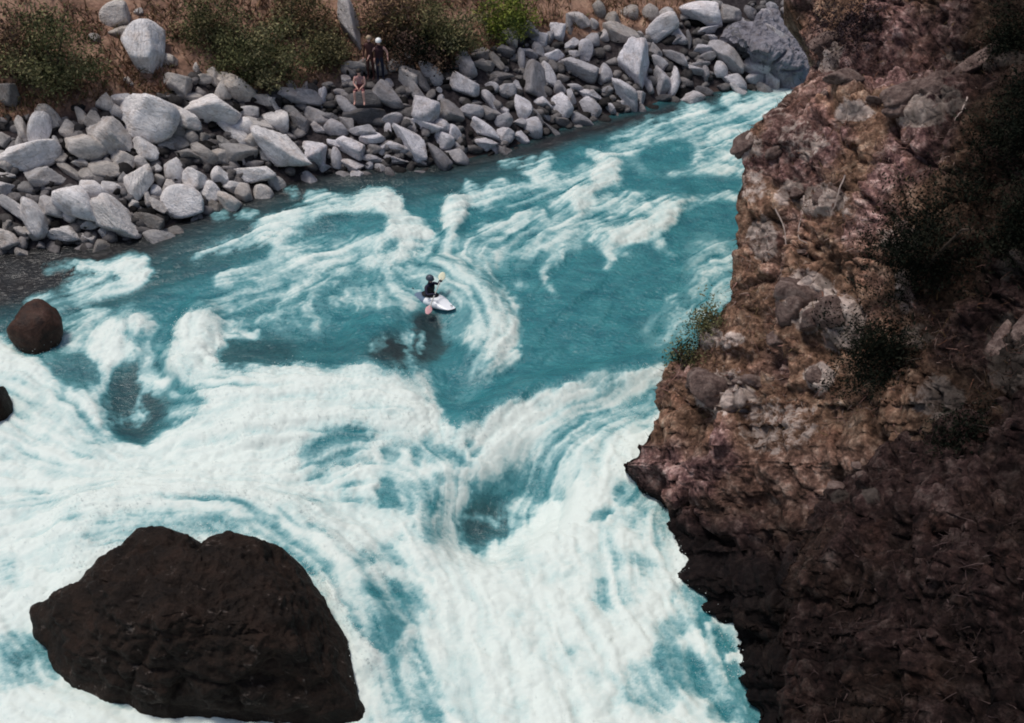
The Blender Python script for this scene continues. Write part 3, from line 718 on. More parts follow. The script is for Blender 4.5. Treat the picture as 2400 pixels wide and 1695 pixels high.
def pale_fn(x, y):
    o_ = np.zeros(np.shape(x))
    for (a_, b_, c_, d_, s_) in PALE:
        o_ = np.maximum(o_, s_ * (1 - smooth(0.55, 1.35, np.sqrt(((x - a_) / c_) ** 2 + ((y - b_) / d_) ** 2))))
    return np.maximum(o_, 0.22)

def cliff_sheet(name, rail, right, py_range, ncol, nrow, px_right, seed, curve, amp, tone_fn, wet_shade_fn, ochre_fn):
    """a cliff face between its river-side edge (photo py -> px, range) and the slope that leaves the photo on the right; the edge then drops away behind to the water"""
    ts = np.linspace(*py_range, nrow)
    L = interp_rail(rail, ts); Rr = interp_rail(right, ts)[:, 0]
    jag = (fbm2(ts / 34.0, ts * 0 + seed, 4, seed, 0.6) - 0.5) * 52 * smooth(780, 900, ts) + (fbm2(ts / 40.0, ts * 0 + 3.3, 3, seed) - 0.5) * 16
    L[:, 0] += jag
    s = np.linspace(0, 1, ncol) ** 1.15
    px = L[:, :1] + (px_right - L[:, :1]) * s[None]
    rr = L[:, 1:2] + (Rr[:, None] - L[:, 1:2]) * (s[None] ** curve)
    py = np.repeat(ts[:, None], ncol, 1)
    P = at_r(px, py, rr)
    # hidden back: from the edge down to the water, set back under it
    nb = 14
    back = []
    for k in range(nb, 0, -1):
        t = k / nb
        e = P[:, 0].copy()
        hd = e[:, :2] / np.linalg.norm(e[:, :2], axis=1, keepdims=True)
        drop = np.maximum(e[:, 2] + 1.5, 0.8)
        q = e.copy(); q[:, 2] -= drop * t
        sd_ = 0.25 * math.sin(t * 1.5) + 1.2 * t
        q[:, :2] += hd * (sd_ * (0.6 + 0.25 * np.clip(e[:, 2:3], 0, 6)))
        q[:, 0] += 0.9 * t * np.clip(e[:, 2], 0, 5)
        back.append(q)
    P = np.concatenate([np.stack(back, 1), P], 1)
    ncol += nb
    nrm = grid_normals(P)
    if (nrm[nrow // 2, -10] @ -FW) < 0: nrm = -nrm
    flat = P.reshape(-1, 3); fn = nrm.reshape(-1, 3)
    d = (fbm3(flat * 0.55, 3, seed) - 0.5) * 2.0 * amp
    wv_ = np.stack([fbm3(flat * 0.9, 3, seed + 40 + q) - 0.5 for q in range(3)], 1) * 0.9
    tilt = np.array([[0.9, 0.15, 0.4], [-0.1, 0.98, -0.15], [-0.42, 0.1, 0.9]])
    b1, e1 = cells3((flat + wv_) @ tilt * np.array([0.55, 0.55, 0.95]), seed)
    b2, e2 = cells3((flat + 0.5 * wv_) @ tilt * np.array([1.5, 1.5, 2.3]), seed + 9)
    b3, e3 = cells3((flat + 0.3 * wv_) @ tilt * np.array([4.2, 4.2, 5.6]), seed + 17)
    soft = smooth(0.35, 0.6, fbm3(flat * 0.45, 2, seed + 50))           # earth covers part of the rock
    d += ((b1 - 0.5) * smooth(0, 0.18, e1) * 0.95 - 0.22 * (1 - smooth(0, 0.10, e1))) * amp
    d += ((b2 - 0.5) * smooth(0, 0.20, e2) * 0.50 - 0.12 * (1 - smooth(0, 0.12, e2))) * amp * (0.35 + 0.65 * soft)
    d += (b3 - 0.5) * smooth(0, 0.25, e3) * 0.20 * amp
    d += (fbm3(flat * 9.0, 3, seed + 8) - 0.5) * 0.22 * amp
    blk = np.clip(0.5 + 0.45 * (b1 - 0.5) + (0.75 * (b2 - 0.5) * smooth(0, 0.1, e2) + 0.55 * (b3 - 0.5)) * (0.4 + 0.6 * soft) - 0.30 * (1 - smooth(0, 0.12, e2)) - 0.2 * (1 - smooth(0, 0.08, e1)), 0, 1)
    q0x, q0y, _ = project(flat); d += 0.22 * smooth(0.4, 0.8, pale_fn(q0x, q0y)) * (0.6 + fbm3(flat * 3.0, 2, 66))
    ed = np.clip(np.abs(np.arange(ncol) - nb) / 22.0, 0.45, 1)[None].repeat(nrow, 0).ravel()
    flat = flat + fn * (d * ed)[:, None]
    P2 = flat.reshape(nrow, ncol, 3)
    qx, qy, _ = project(flat)
    wq = 60 * (fbm3(flat * 0.9, 3, seed + 11) - 0.5), 60 * (fbm3(flat * 0.9, 3, seed + 12) - 0.5)
    at = {"tone": tone_fn(qx + wq[0] * 1.6, qy + wq[1] * 1.6, flat), "wet": wet_shade_fn(qx + wq[0], qy + wq[1], flat), "ochre": ochre_fn(qx + wq[0], qy + wq[1], flat), "block": blk, "pale": pale_fn(qx + 0.7 * wq[0], qy + 0.7 * wq[1])}
    f = grid_faces(nrow, ncol)
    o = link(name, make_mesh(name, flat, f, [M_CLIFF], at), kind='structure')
    return o, P2[:, nb:], grid_normals(P2[:, nb:]), px, py

RAIL = [(-420, 1840, 46.0), (-250, 1840, 44.0), (14, 1846, 41.0), (60, 1866, 40.4), (100, 1886, 39.6), (150, 1908, 38.6), (190, 1894, 38.0), (215, 1850, 37.4), (270, 1792, 36.4), (325, 1741, 35.8), (390, 1738, 35.4), (460, 1722, 35.0), (560, 1729, 34.5),
        (640, 1722, 34.2), (700, 1712, 34.0), (760, 1668, 34.0), (800, 1640, 34.0), (840, 1606, 34.2), (858, 1562, 34.4), (905, 1548, 34.2), (940, 1556, 33.9), (965, 1572, 33.7), (990, 1530, 33.7), (1020, 1502, 33.7), (1060, 1482, 33.6), (1090, 1455, 33.6),
        (1130, 1490, 33.6), (1170, 1530, 33.25), (1220, 1565, 32.75), (1280, 1598, 32.1), (1320, 1604, 31.8), (1360, 1588, 31.3), (1400, 1640, 31.0), (1440, 1685, 30.5), (1500, 1712, 30.0), (1560, 1730, 29.5), (1695, 1778, 28.4), (1950, 1880, 27.0)]
RIGHT = [(-420, 34.0), (14, 30.0), (325, 27.5), (700, 25.0), (1000, 23.0), (1280, 21.5), (1700, 20.0), (1950, 19.0)]
tone_b = lambda x, y, p: np.clip(1.18 - 1.02 * smooth(1980, 2330, x + 0.10 * (y - 500)) - 0.62 * smooth(980, 1300, y), 0.05, 1)  # shade painted into the colour, deeper to the right and towards the foot
wet_shade_b = lambda x, y, p: np.clip(smooth(1130, 1340, y + 0.10 * (1700 - x)) * (1 - smooth(2000, 2300, x)) + (1 - smooth(0.15, 0.9, p[:, 2])) * 0.9, 0, 1) * 0.92  # splash wetness at the waterline, plus the undercut's shade painted near black
ochre_b = lambda x, y, p: np.clip(smooth(0.42, 0.62, fbm3(p * 0.5, 3, 77)) + 0.6 * np.exp(-((x - 1850) / 90) ** 2 - ((y - 150) / 140) ** 2) + 0.6 * np.exp(-((x - 1720) / 120) ** 2 - ((y - 830) / 70) ** 2) - 0.4 * smooth(1000, 1100, y), 0, 1)
cliff, CP, CN, CPX, CPY = cliff_sheet("cliff", RAIL, RIGHT, (-420, 1950), 300, 640, 2800, 3, 0.9, 0.60, tone_b, wet_shade_b, ochre_b)
RAIL2 = [(940, 2330, 27.2), (1000, 2150, 28.2), (1060, 2060, 28.4), (1130, 1975, 28.0), (1180, 1912, 27.6), (1240, 1885, 27.2), (1290, 1862, 26.8), (1370, 1828, 26.0), (1450, 1815, 25.2), (1560, 1835, 24.2), (1695, 1805, 23.4), (1950, 1800, 22.0), (2200, 1800, 21.0)]
RIGHT2 = [(940, 22.4), (1000, 21.6), (1180, 19.5), (1370, 18.3), (1695, 17.0), (1950, 16.0), (2200, 15.0)]
tone_n = lambda x, y, p: np.clip(0.19 - 0.08 * smooth(1250, 1650, y) - 0.06 * smooth(2150, 2400, x) - 0.2 * (1 - smooth(1790, 1860, x)), 0.02, 1)  # the near slope's shade painted in, darkest low down and at its edges
wet_shade_n = lambda x, y, p: 0 * x + (1 - smooth(1800, 1850, x)) * 0.6  # painted gully shade along the slope's river-side edge
ochre_n = lambda x, y, p: smooth(0.55, 0.75, fbm3(p * 0.6, 3, 78)) * 0.5
slope, SP, SN, SPX, SPY = cliff_sheet("near_slope", RAIL2, RIGHT2, (940, 2200), 280, 380, 2850, 9, 0.85, 0.55, tone_n, wet_shade_n, ochre_n)

# ------------------------------------------------------------------ rock shapes (shared meshes)
bm = bmesh.new(); bmesh.ops.create_icosphere(bm, subdivisions=4, radius=1.0)
ICO = np.array([v.co for v in bm.verts]); ICOF = np.array([[v.index for v in f.verts] for f in bm.faces]); bm.free()
bm = bmesh.new(); bmesh.ops.create_icosphere(bm, subdivisions=2, radius=1.0)
ICO2 = np.array([v.co for v in bm.verts]); ICOF2 = np.array([[v.index for v in f.verts] for f in bm.faces]); bm.free()

def rock_shape(rng, dirs, nplanes=11, rough=0.06, power=36.0):
    nrm = rng.normal(size=(nplanes, 3)); nrm /= np.linalg.norm(nrm, axis=1, keepdims=True)
    hgt = rng.uniform(0.62, 1.0, nplanes)
    q = np.clip(dirs @ nrm.T / hgt, 0.02, None)
    r = 1.0 / (np.sum(q ** power, 1) ** (1 / power)); r = np.minimum(r, 1.5)
    v = dirs * r[:, None]
    lo, hi = v.min(0), v.max(0)
    v = (v - (lo + hi) / 2) / ((hi - lo) / 2)
    o = rng.uniform(0, 50, 3)
    n_ = v / np.linalg.norm(v, axis=1, keepdims=True)
    return v + n_ * ((fbm3(v * 1.6 + o, 3, 2) - 0.5) * rough * 2.2 + (fbm3(v * 5 + o, 3, 4, ridged=True) - 0.5) * rough)[:, None]

rr_ = np.random.default_rng(21)
ROCKS = [make_mesh("rock_shape", rock_shape(rr_, ICO, int(rr_.integers(6, 10))), ICOF, [M_ROCK]) for _ in range(26)]
STONES = [make_mesh("stone_shape", rock_shape(rr_, ICO, 7, 0.16, 30.0), ICOF, [M_STONE]) for _ in range(8)]

def view_frame(px, py, ang):
    """axes along and across a rock as one sees it lying there, third axis away from the viewer"""
    a1 = math.cos(ang) * RT - math.sin(ang) * UP
    a2 = -math.sin(ang) * RT - math.cos(ang) * UP
    return a1, a2, np.cross(a1, a2)

def put_rock(name, me, c, a, ext, rng, parent=None, depth=None):
    a1, a2, a3 = a
    s = [(1, 1, 1), (-1, -1, 1), (1, -1, -1), (-1, 1, -1)][rng.integers(4)]
    M = Matrix(((a1[0] * s[0] * ext[0], a2[0] * s[1] * ext[1], a3[0] * s[2] * ext[2], c[0]), (a1[1] * s[0] * ext[0], a2[1] * s[1] * ext[1], a3[1] * s[2] * ext[2], c[1]),
                (a1[2] * s[0] * ext[0], a2[2] * s[1] * ext[1], a3[2] * s[2] * ext[2], c[2]), (0, 0, 0, 1)))
    o = bpy.data.objects.new(name, me); COL.objects.link(o)
    if parent is not None: o.parent = parent
    o.matrix_world = M
    return o

# traced from the photo: (x, y, length, width, clockwise tilt, tone[, warm 0..1[, landmark phrase, label]])
T1 = [(885, 315, 300, 190, 88, .93, 0, "the white upright boulder", "tall bright white boulder standing alone on the reddish dirt slope"),
 (705, 105, 140, 135, 0, .62, .4, "the round tan boulder", "rounded tan grey boulder high on the dirt slope above the white upright boulder"), (740, 195, 150, 50, -10, .5, .6),
 (1035, 370, 85, 60, 10, .62, .6), (785, 500, 55, 45, 20, .6, .6), (255, 805, 190, 112, 88, .88, 0, "the egg-shaped white boulder", "egg-shaped white boulder on end at the top edge of the rock heap below the bush"),
 (185, 965, 300, 135, -12, .72, 0, "the pale wedge boulder", "pale wedge-shaped boulder lying under the egg-shaped white boulder"), (500, 900, 250, 125, 15, .58, .35), (680, 840, 270, 160, 38, .58, .2),
 (880, 730, 350, 230, 22, .82, 0, "the big white diamond boulder", "biggest white diamond-shaped boulder below the reddish dirt slope"), (745, 615, 110, 60, -10, .7), (650, 640, 110, 90, 80, .58, .4), (890, 925, 165, 100, 25, .66),
 (1300, 700, 280, 190, 5, .76, .1, "the broad pale boulder", "broad pale boulder beside the big white diamond boulder, towards the cliff"), (1130, 745, 190, 110, 35, .68, .1), (1430, 535, 250, 110, 30, .58, .5, "the tan slab", "long tan slab on top of the heap at the foot of the green bush"),
 (1360, 565, 130, 100, 80, .56, .3), (1160, 590, 130, 60, -10, .52, .3), (1240, 490, 120, 50, 5, .5, .3), (1205, 425, 70, 30, 85, .66, .3), (1490, 770, 160, 90, 20, .7), (1450, 815, 200, 70, 45, .64), (1520, 690, 120, 65, 10, .66),
 (660, 1035, 190, 90, 10, .5, .4), (500, 1000, 95, 48, 15, .6, .3), (840, 1000, 150, 80, 10, .56, .2), (855, 1130, 200, 135, 85, .7, .2), (560, 1165, 190, 95, 25, .74), (690, 1165, 130, 90, 40, .58), (480, 1245, 300, 155, 32, .78, 0, "the white slanting boulder", "white slanting boulder low in the heap below the pale wedge boulder"),
 (715, 1355, 290, 155, 42, .66, .15, "the smooth tilted slab", "smooth light grey slab tilted down to the brown shallows"), (215, 1330, 230, 95, 58, .66), (260, 1100, 215, 125, 5, .48), (30, 1090, 100, 70, 10, .56), (25, 1165, 100, 70, 10, .6), (85, 1270, 170, 75, 45, .58),
 (310, 1290, 140, 100, 40, .58), (385, 1430, 190, 80, 10, .64), (120, 1425, 100, 65, 5, .5, .2), (530, 1465, 100, 52, 5, .6), (645, 1440, 85, 60, 70, .58), (1125, 1250, 220, 185, 25, .76, 0, "the pentagon boulder", "white grey five-sided boulder at the edge of the dark water"),
 (950, 1180, 90, 70, 60, .7), (955, 1260, 140, 60, 32, .54, .2), (830, 1250, 75, 50, 0, .62, .2), (1070, 1060, 145, 95, 75, .7), (1190, 1110, 130, 105, 30, .75), (1350, 1090, 120, 95, 60, .72), (1285, 1175, 125, 100, 60, .74), (1420, 1150, 135, 62, 5, .66),
 (1560, 1070, 225, 110, 18, .76, 0, "the flat white shore slab", "flat white slab overhanging the dark water by the bank"), (1460, 945, 200, 125, 5, .4), (1130, 945, 190, 60, 5, .44, .2), (1020, 890, 95, 58, 10, .56, .2),
 (985, 1480, 200, 110, 15, .42, 0, "the half-sunk grey rock", "grey rock half sunk in the brown shallows off the bank"), (500, 720, 115, 55, 60, .56, .5), (130, 790, 135, 55, 60, .56, .3), (345, 900, 115, 50, 65, .6), (955, 1030, 65, 50, 30, .62), (430, 1055, 170, 50, 42, .44, .3),
 (20, 850, 95, 65, 60, .5, .2), (20, 950, 80, 45, 0, .5, .2), (60, 580, 135, 105, 60, .32, .3), (105, 890, 95, 50, 85, .5, .2), (440, 1330, 95, 62, 10, .6), (545, 1385, 95, 48, -20, .6), (575, 235, 60, 50, 0, .45, .5), (850, 70, 45, 35, 0, .6, .3), (160, 1150, 120, 60, 20, .35), (750, 1090, 90, 60, 50, .4)]
T2 = [(720, 805, 340, 120, 14, .42, 0, "the roof-shaped slab", "dark grey roof-shaped slab below the bush, near the seated person"), (910, 830, 160, 70, 92, .76, 0, "the white tooth rock", "small white tooth-shaped rock upright beside the roof-shaped slab"), (555, 1010, 220, 150, 40, .76, .1, "the white corner boulder", "white corner-shaped boulder just below the gap in the bush"),
 (730, 1040, 190, 115, 45, .38, .2), (970, 990, 210, 70, 15, .33), (1130, 905, 240, 95, 45, .44), (1060, 790, 95, 68, 20, .44), (575, 1270, 480, 210, 38, .70, 0, "the great slanting slab", "largest slanting slab by the water, its lower end almost white"), (845, 1290, 270, 200, 42, .68),
 (1140, 1250, 230, 155, 10, .76, .05, "the white box boulder", "white box-like boulder low on the bank, straight below the seated person"), (1040, 1090, 180, 115, 20, .48), (1270, 1100, 220, 85, 5, .55), (1340, 1170, 180, 105, 20, .72), (1020, 1210, 120, 68, 40, .7), (1035, 1330, 175, 75, 80, .58), (1160, 1400, 185, 95, 15, .62, .15), (920, 1410, 115, 65, -25, .64), (1310, 1400, 66, 58, 0, .64),
 (1660, 1190, 360, 150, 48, .66, 0, "the long leaning slab", "long slab with a bright upper edge leaning over the water"), (1780, 930, 250, 220, 75, .58, 0, "the grey pyramid boulder", "grey pyramid boulder on the bank downhill from the helmeted person"), (1800, 1060, 270, 95, 10, .68), (1550, 1250, 190, 68, 15, .64), (1420, 1260, 85, 60, 80, .6), (1350, 1340, 180, 58, 10, .54), (1540, 1350, 180, 58, 10, .48), (1495, 1010, 180, 85, -15, .5), (1470, 1100, 115, 50, 80, .68),
 (2110, 720, 240, 180, 62, .56, 0, "the blue-grey pyramid", "pointed blue-grey pyramid boulder halfway up the rock heap"), (1640, 670, 200, 170, 55, .5, .3, "the flat tan-grey boulder", "flat tan-grey boulder right beside the helmeted person"), (1540, 555, 125, 98, 10, .5, .3), (1745, 680, 240, 80, 50, .3), (1480, 810, 280, 145, 35, .36), (1180, 570, 200, 68, 10, .4, .2), (1120, 680, 95, 68, 80, .5, .1), 
 (1160, 230, 420, 130, 68, .52, .35, "the pale rock rib", "long pale greenish rib of rock running down the slope behind the standing people"), (1250, 845, 300, 150, 8, .22, .1, "the seat rock", "dark rock that the seated person sits on"), (1270, 985, 310, 115, 0, .2), (1480, 700, 75, 58, 30, .6), (1630, 490, 70, 58, 60, .5), (1900, 760, 52, 40, 60, .6), (1920, 860, 115, 68, 80, .5),
 (1760, 1470, 120, 58, 5, .32), (1500, 1470, 120, 85, 20, .32), (1900, 1340, 270, 110, 45, .34), (1730, 1330, 170, 68, 40, .4), (770, 740, 95, 58, 70, .5), (660, 720, 85, 58, 30, .4), (2240, 440, 155, 66, 0, .45, .5), (2240, 540, 160, 80, 0, .42, .5), (250, 1340, 90, 60, 50, .6), (420, 1310, 130, 50, 55, .55)]
T3 = [(770, 340, 185, 140, 60, .62, .6, "the yellowish boulder", "yellowish boulder at the foot of the bright green bush"), (490, 510, 180, 66, -5, .46, .5), (505, 600, 190, 85, 5, .4, .5), (640, 570, 165, 75, 60, .42, .6), (650, 690, 250, 78, 0, .3, .2), (920, 490, 155, 78, 20, .55), (1140, 505, 180, 95, -20, .72, 0, "the bright lens-shaped rock", "bright lens-shaped rock just above the big dark-faced boulder"), (1030, 350, 160, 125, 40, .58), (1195, 280, 175, 120, 60, .66), (1375, 180, 180, 140, 60, .56, .35), (1290, 230, 175, 58, 85, .42, .2),
 (1310, 400, 125, 78, -20, .6), (1440, 460, 175, 125, 75, .58), (1500, 360, 135, 108, 20, .48), (1510, 230, 105, 78, 60, .5, .3), (1600, 330, 105, 78, 60, .55, .2), (955, 740, 340, 230, 75, .36, 0, "the big dark-faced boulder", "big boulder with a dark flat face in the middle of the heap"), (1100, 690, 240, 100, 68, .62), (860, 560, 205, 58, 85, .5), (1370, 640, 320, 165, 12, .5, 0, "the hump-backed boulder", "hump-backed grey boulder just uphill of the dark gap in mid heap"), (1230, 570, 95, 68, 20, .54),  # the dark-faced boulder's lit side is a separate, lighter-coloured rock
 (1330, 505, 95, 78, 10, .5), (1600, 680, 170, 130, 70, .55), (1880, 600, 390, 250, 78, .70, 0, "the white-veined slab", "tall pale slab with a white vein running down its face"), (1800, 860, 320, 140, 42, .6), (1470, 860, 220, 85, 15, .66), (1330, 790, 150, 58, 15, .54), (1620, 820, 120, 58, -10, .5), (1480, 980, 190, 130, 30, .58), (1310, 880, 125, 58, 75, .66), (1220, 970, 200, 165, 40, .70, 0, "the smooth pale boulder", "smooth pale rounded boulder low in the heap"), (1205, 810, 140, 95, 65, .46), (1060, 940, 160, 88, 30, .66),
 (880, 980, 220, 130, 80, .66), (725, 820, 160, 140, 30, .46), (590, 790, 120, 78, 20, .6), (820, 790, 115, 78, 40, .5), (590, 930, 240, 85, 55, .55), (690, 1010, 95, 78, 10, .6), (530, 1190, 270, 115, 35, .7, 0, "the white tongue slab", "white tongue-shaped slab just above the waterline in mid bank"), (690, 1110, 160, 105, -20, .55), (700, 1230, 160, 125, 30, .6), (860, 1250, 135, 108, 10, .66), (975, 1170, 180, 140, 55, .62), (840, 1110, 120, 70, 0, .54),
 (540, 1310, 180, 105, 15, .6), (605, 1340, 125, 58, 75, .54), (400, 1020, 200, 105, 10, .55), (150, 1150, 190, 115, 10, .66), (250, 1210, 160, 95, 60, .68), (150, 1270, 175, 135, 40, .62), (270, 1320, 135, 58, 25, .5), (1080, 1060, 140, 48, 45, .5), (1140, 1190, 240, 58, 45, .34), (1390, 1110, 220, 105, 35, .4), (1660, 980, 125, 78, 20, .6), (1775, 960, 85, 60, 80, .6), (2010, 780, 145, 78, 85, .55), (1940, 890, 140, 85, 75, .55), (1945, 1005, 105, 68, 60, .4), (2090, 560, 150, 100, 30, .48),
 (1750, 320, 300, 150, 20, .48, .5, "the layered tan boulder", "layered tan boulder near the top of the heap above the white-veined slab"), (1930, 330, 85, 58, 60, .5, .3), (1700, 180, 155, 115, 20, .42, .6), (1560, 90, 140, 100, 60, .4, .6), (1130, 330, 95, 75, 40, .5), (1280, 960, 80, 50, 70, .5), (1010, 1060, 150, 40, 55, .4)]
T4 = [(570, 270, 270, 180, -22, .66, .2, "the pale shield boulder", "pale shield-shaped boulder near the top of the heap"), (640, 150, 155, 125, 20, .5, .3), (940, 140, 340, 200, 0, .74, .15, "the broad whitish boulder", "broad whitish boulder highest on the bank beside the dark outcrop"), (970, 278, 220, 58, -10, .62), (1190, 150, 185, 145, 30, .44, .3), (1090, 210, 75, 58, 30, .6), (740, 340, 160, 105, 32, .5), (700, 380, 160, 58, -20, .44), (720, 520, 240, 90, 35, .43), (830, 370, 185, 38, 88, .34), (960, 460, 160, 85, 0, .52), (1010, 520, 170, 75, -15, .4),
 (1180, 510, 350, 135, 48, .46, .1, "the long tilted dark slab", "long mid-grey slab tilted steeply against the dark outcrop"), (1035, 350, 130, 75, 45, .5), (900, 590, 210, 48, -8, .38), (870, 630, 190, 75, 25, .5), (980, 680, 155, 58, 85, .44), (960, 830, 140, 68, 30, .3), (1110, 630, 140, 110, 75, .6), (1240, 740, 215, 110, 32, .58, 0, "the kite-shaped shore rock", "kite-shaped grey rock at the waterline beneath the long tilted slab"), (690, 760, 280, 105, 88, .64, 0, "the pale pillar rock", "pale pillar-like rock standing at the waterline beside a dark hollow"), (590, 740, 260, 140, 85, .5), (550, 580, 160, 105, 45, .48), (1450, 610, 220, 165, 40, .58), (1430, 720, 150, 78, 0, .55),
 (1300, 370, 290, 200, 20, .25), (1350, 215, 140, 58, 30, .56), (1460, 220, 98, 68, 40, .58), (1550, 150, 150, 70, 40, .6), (1390, 110, 130, 95, 60, .34), (1580, 90, 120, 85, 70, .5), (1060, 60, 120, 80, 20, .45, .3), (480, 130, 140, 110, 40, .42, .5), (300, 110, 150, 120, 30, .42, .6), (820, 760, 90, 60, 20, .25), (590, 900, 140, 60, 0, .25), (1130, 800, 90, 50, 10, .25)]
TRACED = []
for T, (ox, oy), s in ((T1, (0, 0), 2.616), (T2, (500, 0), 3.5875), (T3, (1000, 0), 3.8625), (T4, (1400, 0), 3.8625)):
    for r in T:
        r = tuple(r) + (0, None, None)[len(r) - 6:] if len(r) < 9 else r
        if len(r) == 8: r = r[:7] + (None, None)
        TRACED.append([r[0] / s + ox, r[1] / s + oy, r[2] / s, r[3] / s, r[4], r[5], r[6], r[7], r[8]])
# the gaps between them
frng = np.random.default_rng(8)
def free_spot(x, y, rad, rocks, k=0.42):
    for r in rocks:
        if (x - r[0]) ** 2 + (y - r[1]) ** 2 < (rad * 0.6 + k * math.sqrt(r[2] * r[3])) ** 2: return False
    return True
n_more = 292 - len(TRACED); tries = 0
while n_more > 0 and tries < 60000:
    tries += 1
    x, y = frng.uniform(0, 1860), frng.uniform(20, 600)
    if not in_poly(np.array(x), np.array(y), SCREE): continue
    rad = frng.uniform(14, 30) * (1 - tries / 90000)
    if not free_spot(x, y, rad, TRACED): continue
    TRACED.append([x, y, rad * frng.uniform(1.9, 3.0), rad * frng.uniform(1.2, 1.7), frng.uniform(10, 65), frng.uniform(.32, .62), 0.15 if x > 600 else 0.3, None, None]); n_more -= 1

pts, dist = on_bank(np.array([r[0] for r in TRACED]), np.array([r[1] for r in TRACED]))
srng = np.random.default_rng(4)
BOULDERS = []
for r, c, t in zip(TRACED, pts, dist):
    hl_, hw_ = r[2] / 2 / FPX * t * 1.16, r[3] / 2 / FPX * t * 1.20
    hd_ = math.sqrt(hl_ * hw_) * srng.uniform(0.75, 1.05)
    axes = view_frame(r[0], r[1], R(r[4]))
    dvec = ray(r[0], r[1])
    c = c - dvec * (hd_ * 0.30)
    nm_ = "boulder" if r[2] > 42 else "rock"
    o = put_rock(nm_, ROCKS[srng.integers(len(ROCKS))], c, axes, (hl_, hw_, hd_), srng)
    g = min(0.82, 1.36 * r[5] ** 1.5)
    wv = r[6]
    cool = np.array([1.03, 0.985, 0.985]) if r[0] < 700 else np.array([1.01, 0.97, 1.03]); warm = np.array([1.16, 0.99, 0.82])
    cc = g * (cool * (1 - wv) + warm * wv)
    o.color = (*cc, 1)
    BOULDERS.append(dict(o=o, p=np.array(c), px=r[0], py=r[1], L=r[2], W=r[3], a=r[4], tone=r[5], warm=r[6], lm=r[7], lab=r[8], size=math.sqrt(hl_ * hw_) * 2))

# labels: each by its look and by its place next to a boulder one can pick out
LM = [b for b in BOULDERS if b['lm']]
def look(b):
    sz = "large" if b['size'] > 1.5 else "medium" if b['size'] > 0.95 else "small" if b['size'] > 0.6 else "very small"
    t = b['tone']
    tn = "whitish" if t > .72 else "light grey" if t > .6 else "mid grey" if t > .46 else "dark grey" if t > .36 else "near-black"
    if b['warm'] > .3: tn = "tan" if t > .48 else "brown"
    ar = b['L'] / b['W']
    sh = "upright" if ar > 1.35 and b['a'] > 68 else "slab-like" if ar > 2.3 else "tilted" if ar > 1.45 and 24 < b['a'] <= 68 else "oblong" if ar > 1.45 else "blocky"
    return f"{sz} {tn} {sh} {b['o'].name.split('.')[0]}"
def sector(b, l):
    dx, dy = b['px'] - l['px'], b['py'] - l['py']
    if abs(dx) > 1.5 * abs(dy): return "on the cliff side of" if dx > 0 else "farther from the cliff than"
    return "downhill of" if dy > 0 else "uphill of"
ORD = ["nearest", "second", "third", "fourth", "fifth", "sixth", "seventh"]
groups_ = {}
for b in BOULDERS:
    if b['lm']: continue
    l = min(LM, key=lambda q: (q['px'] - b['px']) ** 2 + (q['py'] - b['py']) ** 2)
    b['dl'] = math.hypot(l['px'] - b['px'], l['py'] - b['py'])
    groups_.setdefault((look(b), sector(b, l), l['lm']), []).append(b)
for (lk, sc, lm), bs in groups_.items():
    bs.sort(key=lambda q: q['dl'])
    for k, b in enumerate(bs):
        b['lab'] = f"{lk} {sc} {lm}" if len(bs) == 1 else f"{ORD[min(k, 6)]} {lk} {sc} {lm}"
for b in BOULDERS:
    b['o']['label'] = b['lab']; b['o']['category'] = b['o'].name.split('.')[0]; b['o']['group'] = "boulders heaped along the far bank"

# small broken rock between the boulders (one object, uncountable)
m = 3600
x, y = srng.uniform(-520, 1900, m), srng.uniform(0, 720, m)
k = in_poly(x, y, SCREE); x, y = x[k], y[k]
c, t = on_bank(x, y)
VS, FS = [], []
small = [rock_shape(srng, ICO2, 9, 0.12) for _ in range(8)]
tones = []
for q, (cc, tt) in enumerate(zip(c, t)):
    s_ = srng.uniform(0.09, 0.30) * np.array([srng.uniform(1, 1.7), srng.uniform(.7, 1.1), srng.uniform(.5, .9)]) * (srng.uniform(1.2, 3.2) if x[q] < -45 else 1)
    e = Matrix.Rotation(srng.uniform(0, 6.28), 3, 'Z') @ Matrix.Rotation(srng.uniform(-.7, .7), 3, 'X')
    v = small[srng.integers(8)] * s_ @ np.array(e).T + cc + np.array([0, 0, 0.04])
    FS.append(ICOF2 + len(VS) * len(ICO2)); VS.append(v)
o = link("scree", make_mesh("scree", np.concatenate(VS), np.concatenate(FS), [M_SCREE], {"tint": np.repeat((srng.uniform(0.015, 0.30, len(VS)) ** 1.3)[:, None] * np.array([1.05, 0.97, 0.97]), len(ICO2), 0)}), kind='stuff', label="small broken grey rock filling the gaps between the boulders", cat="scree")


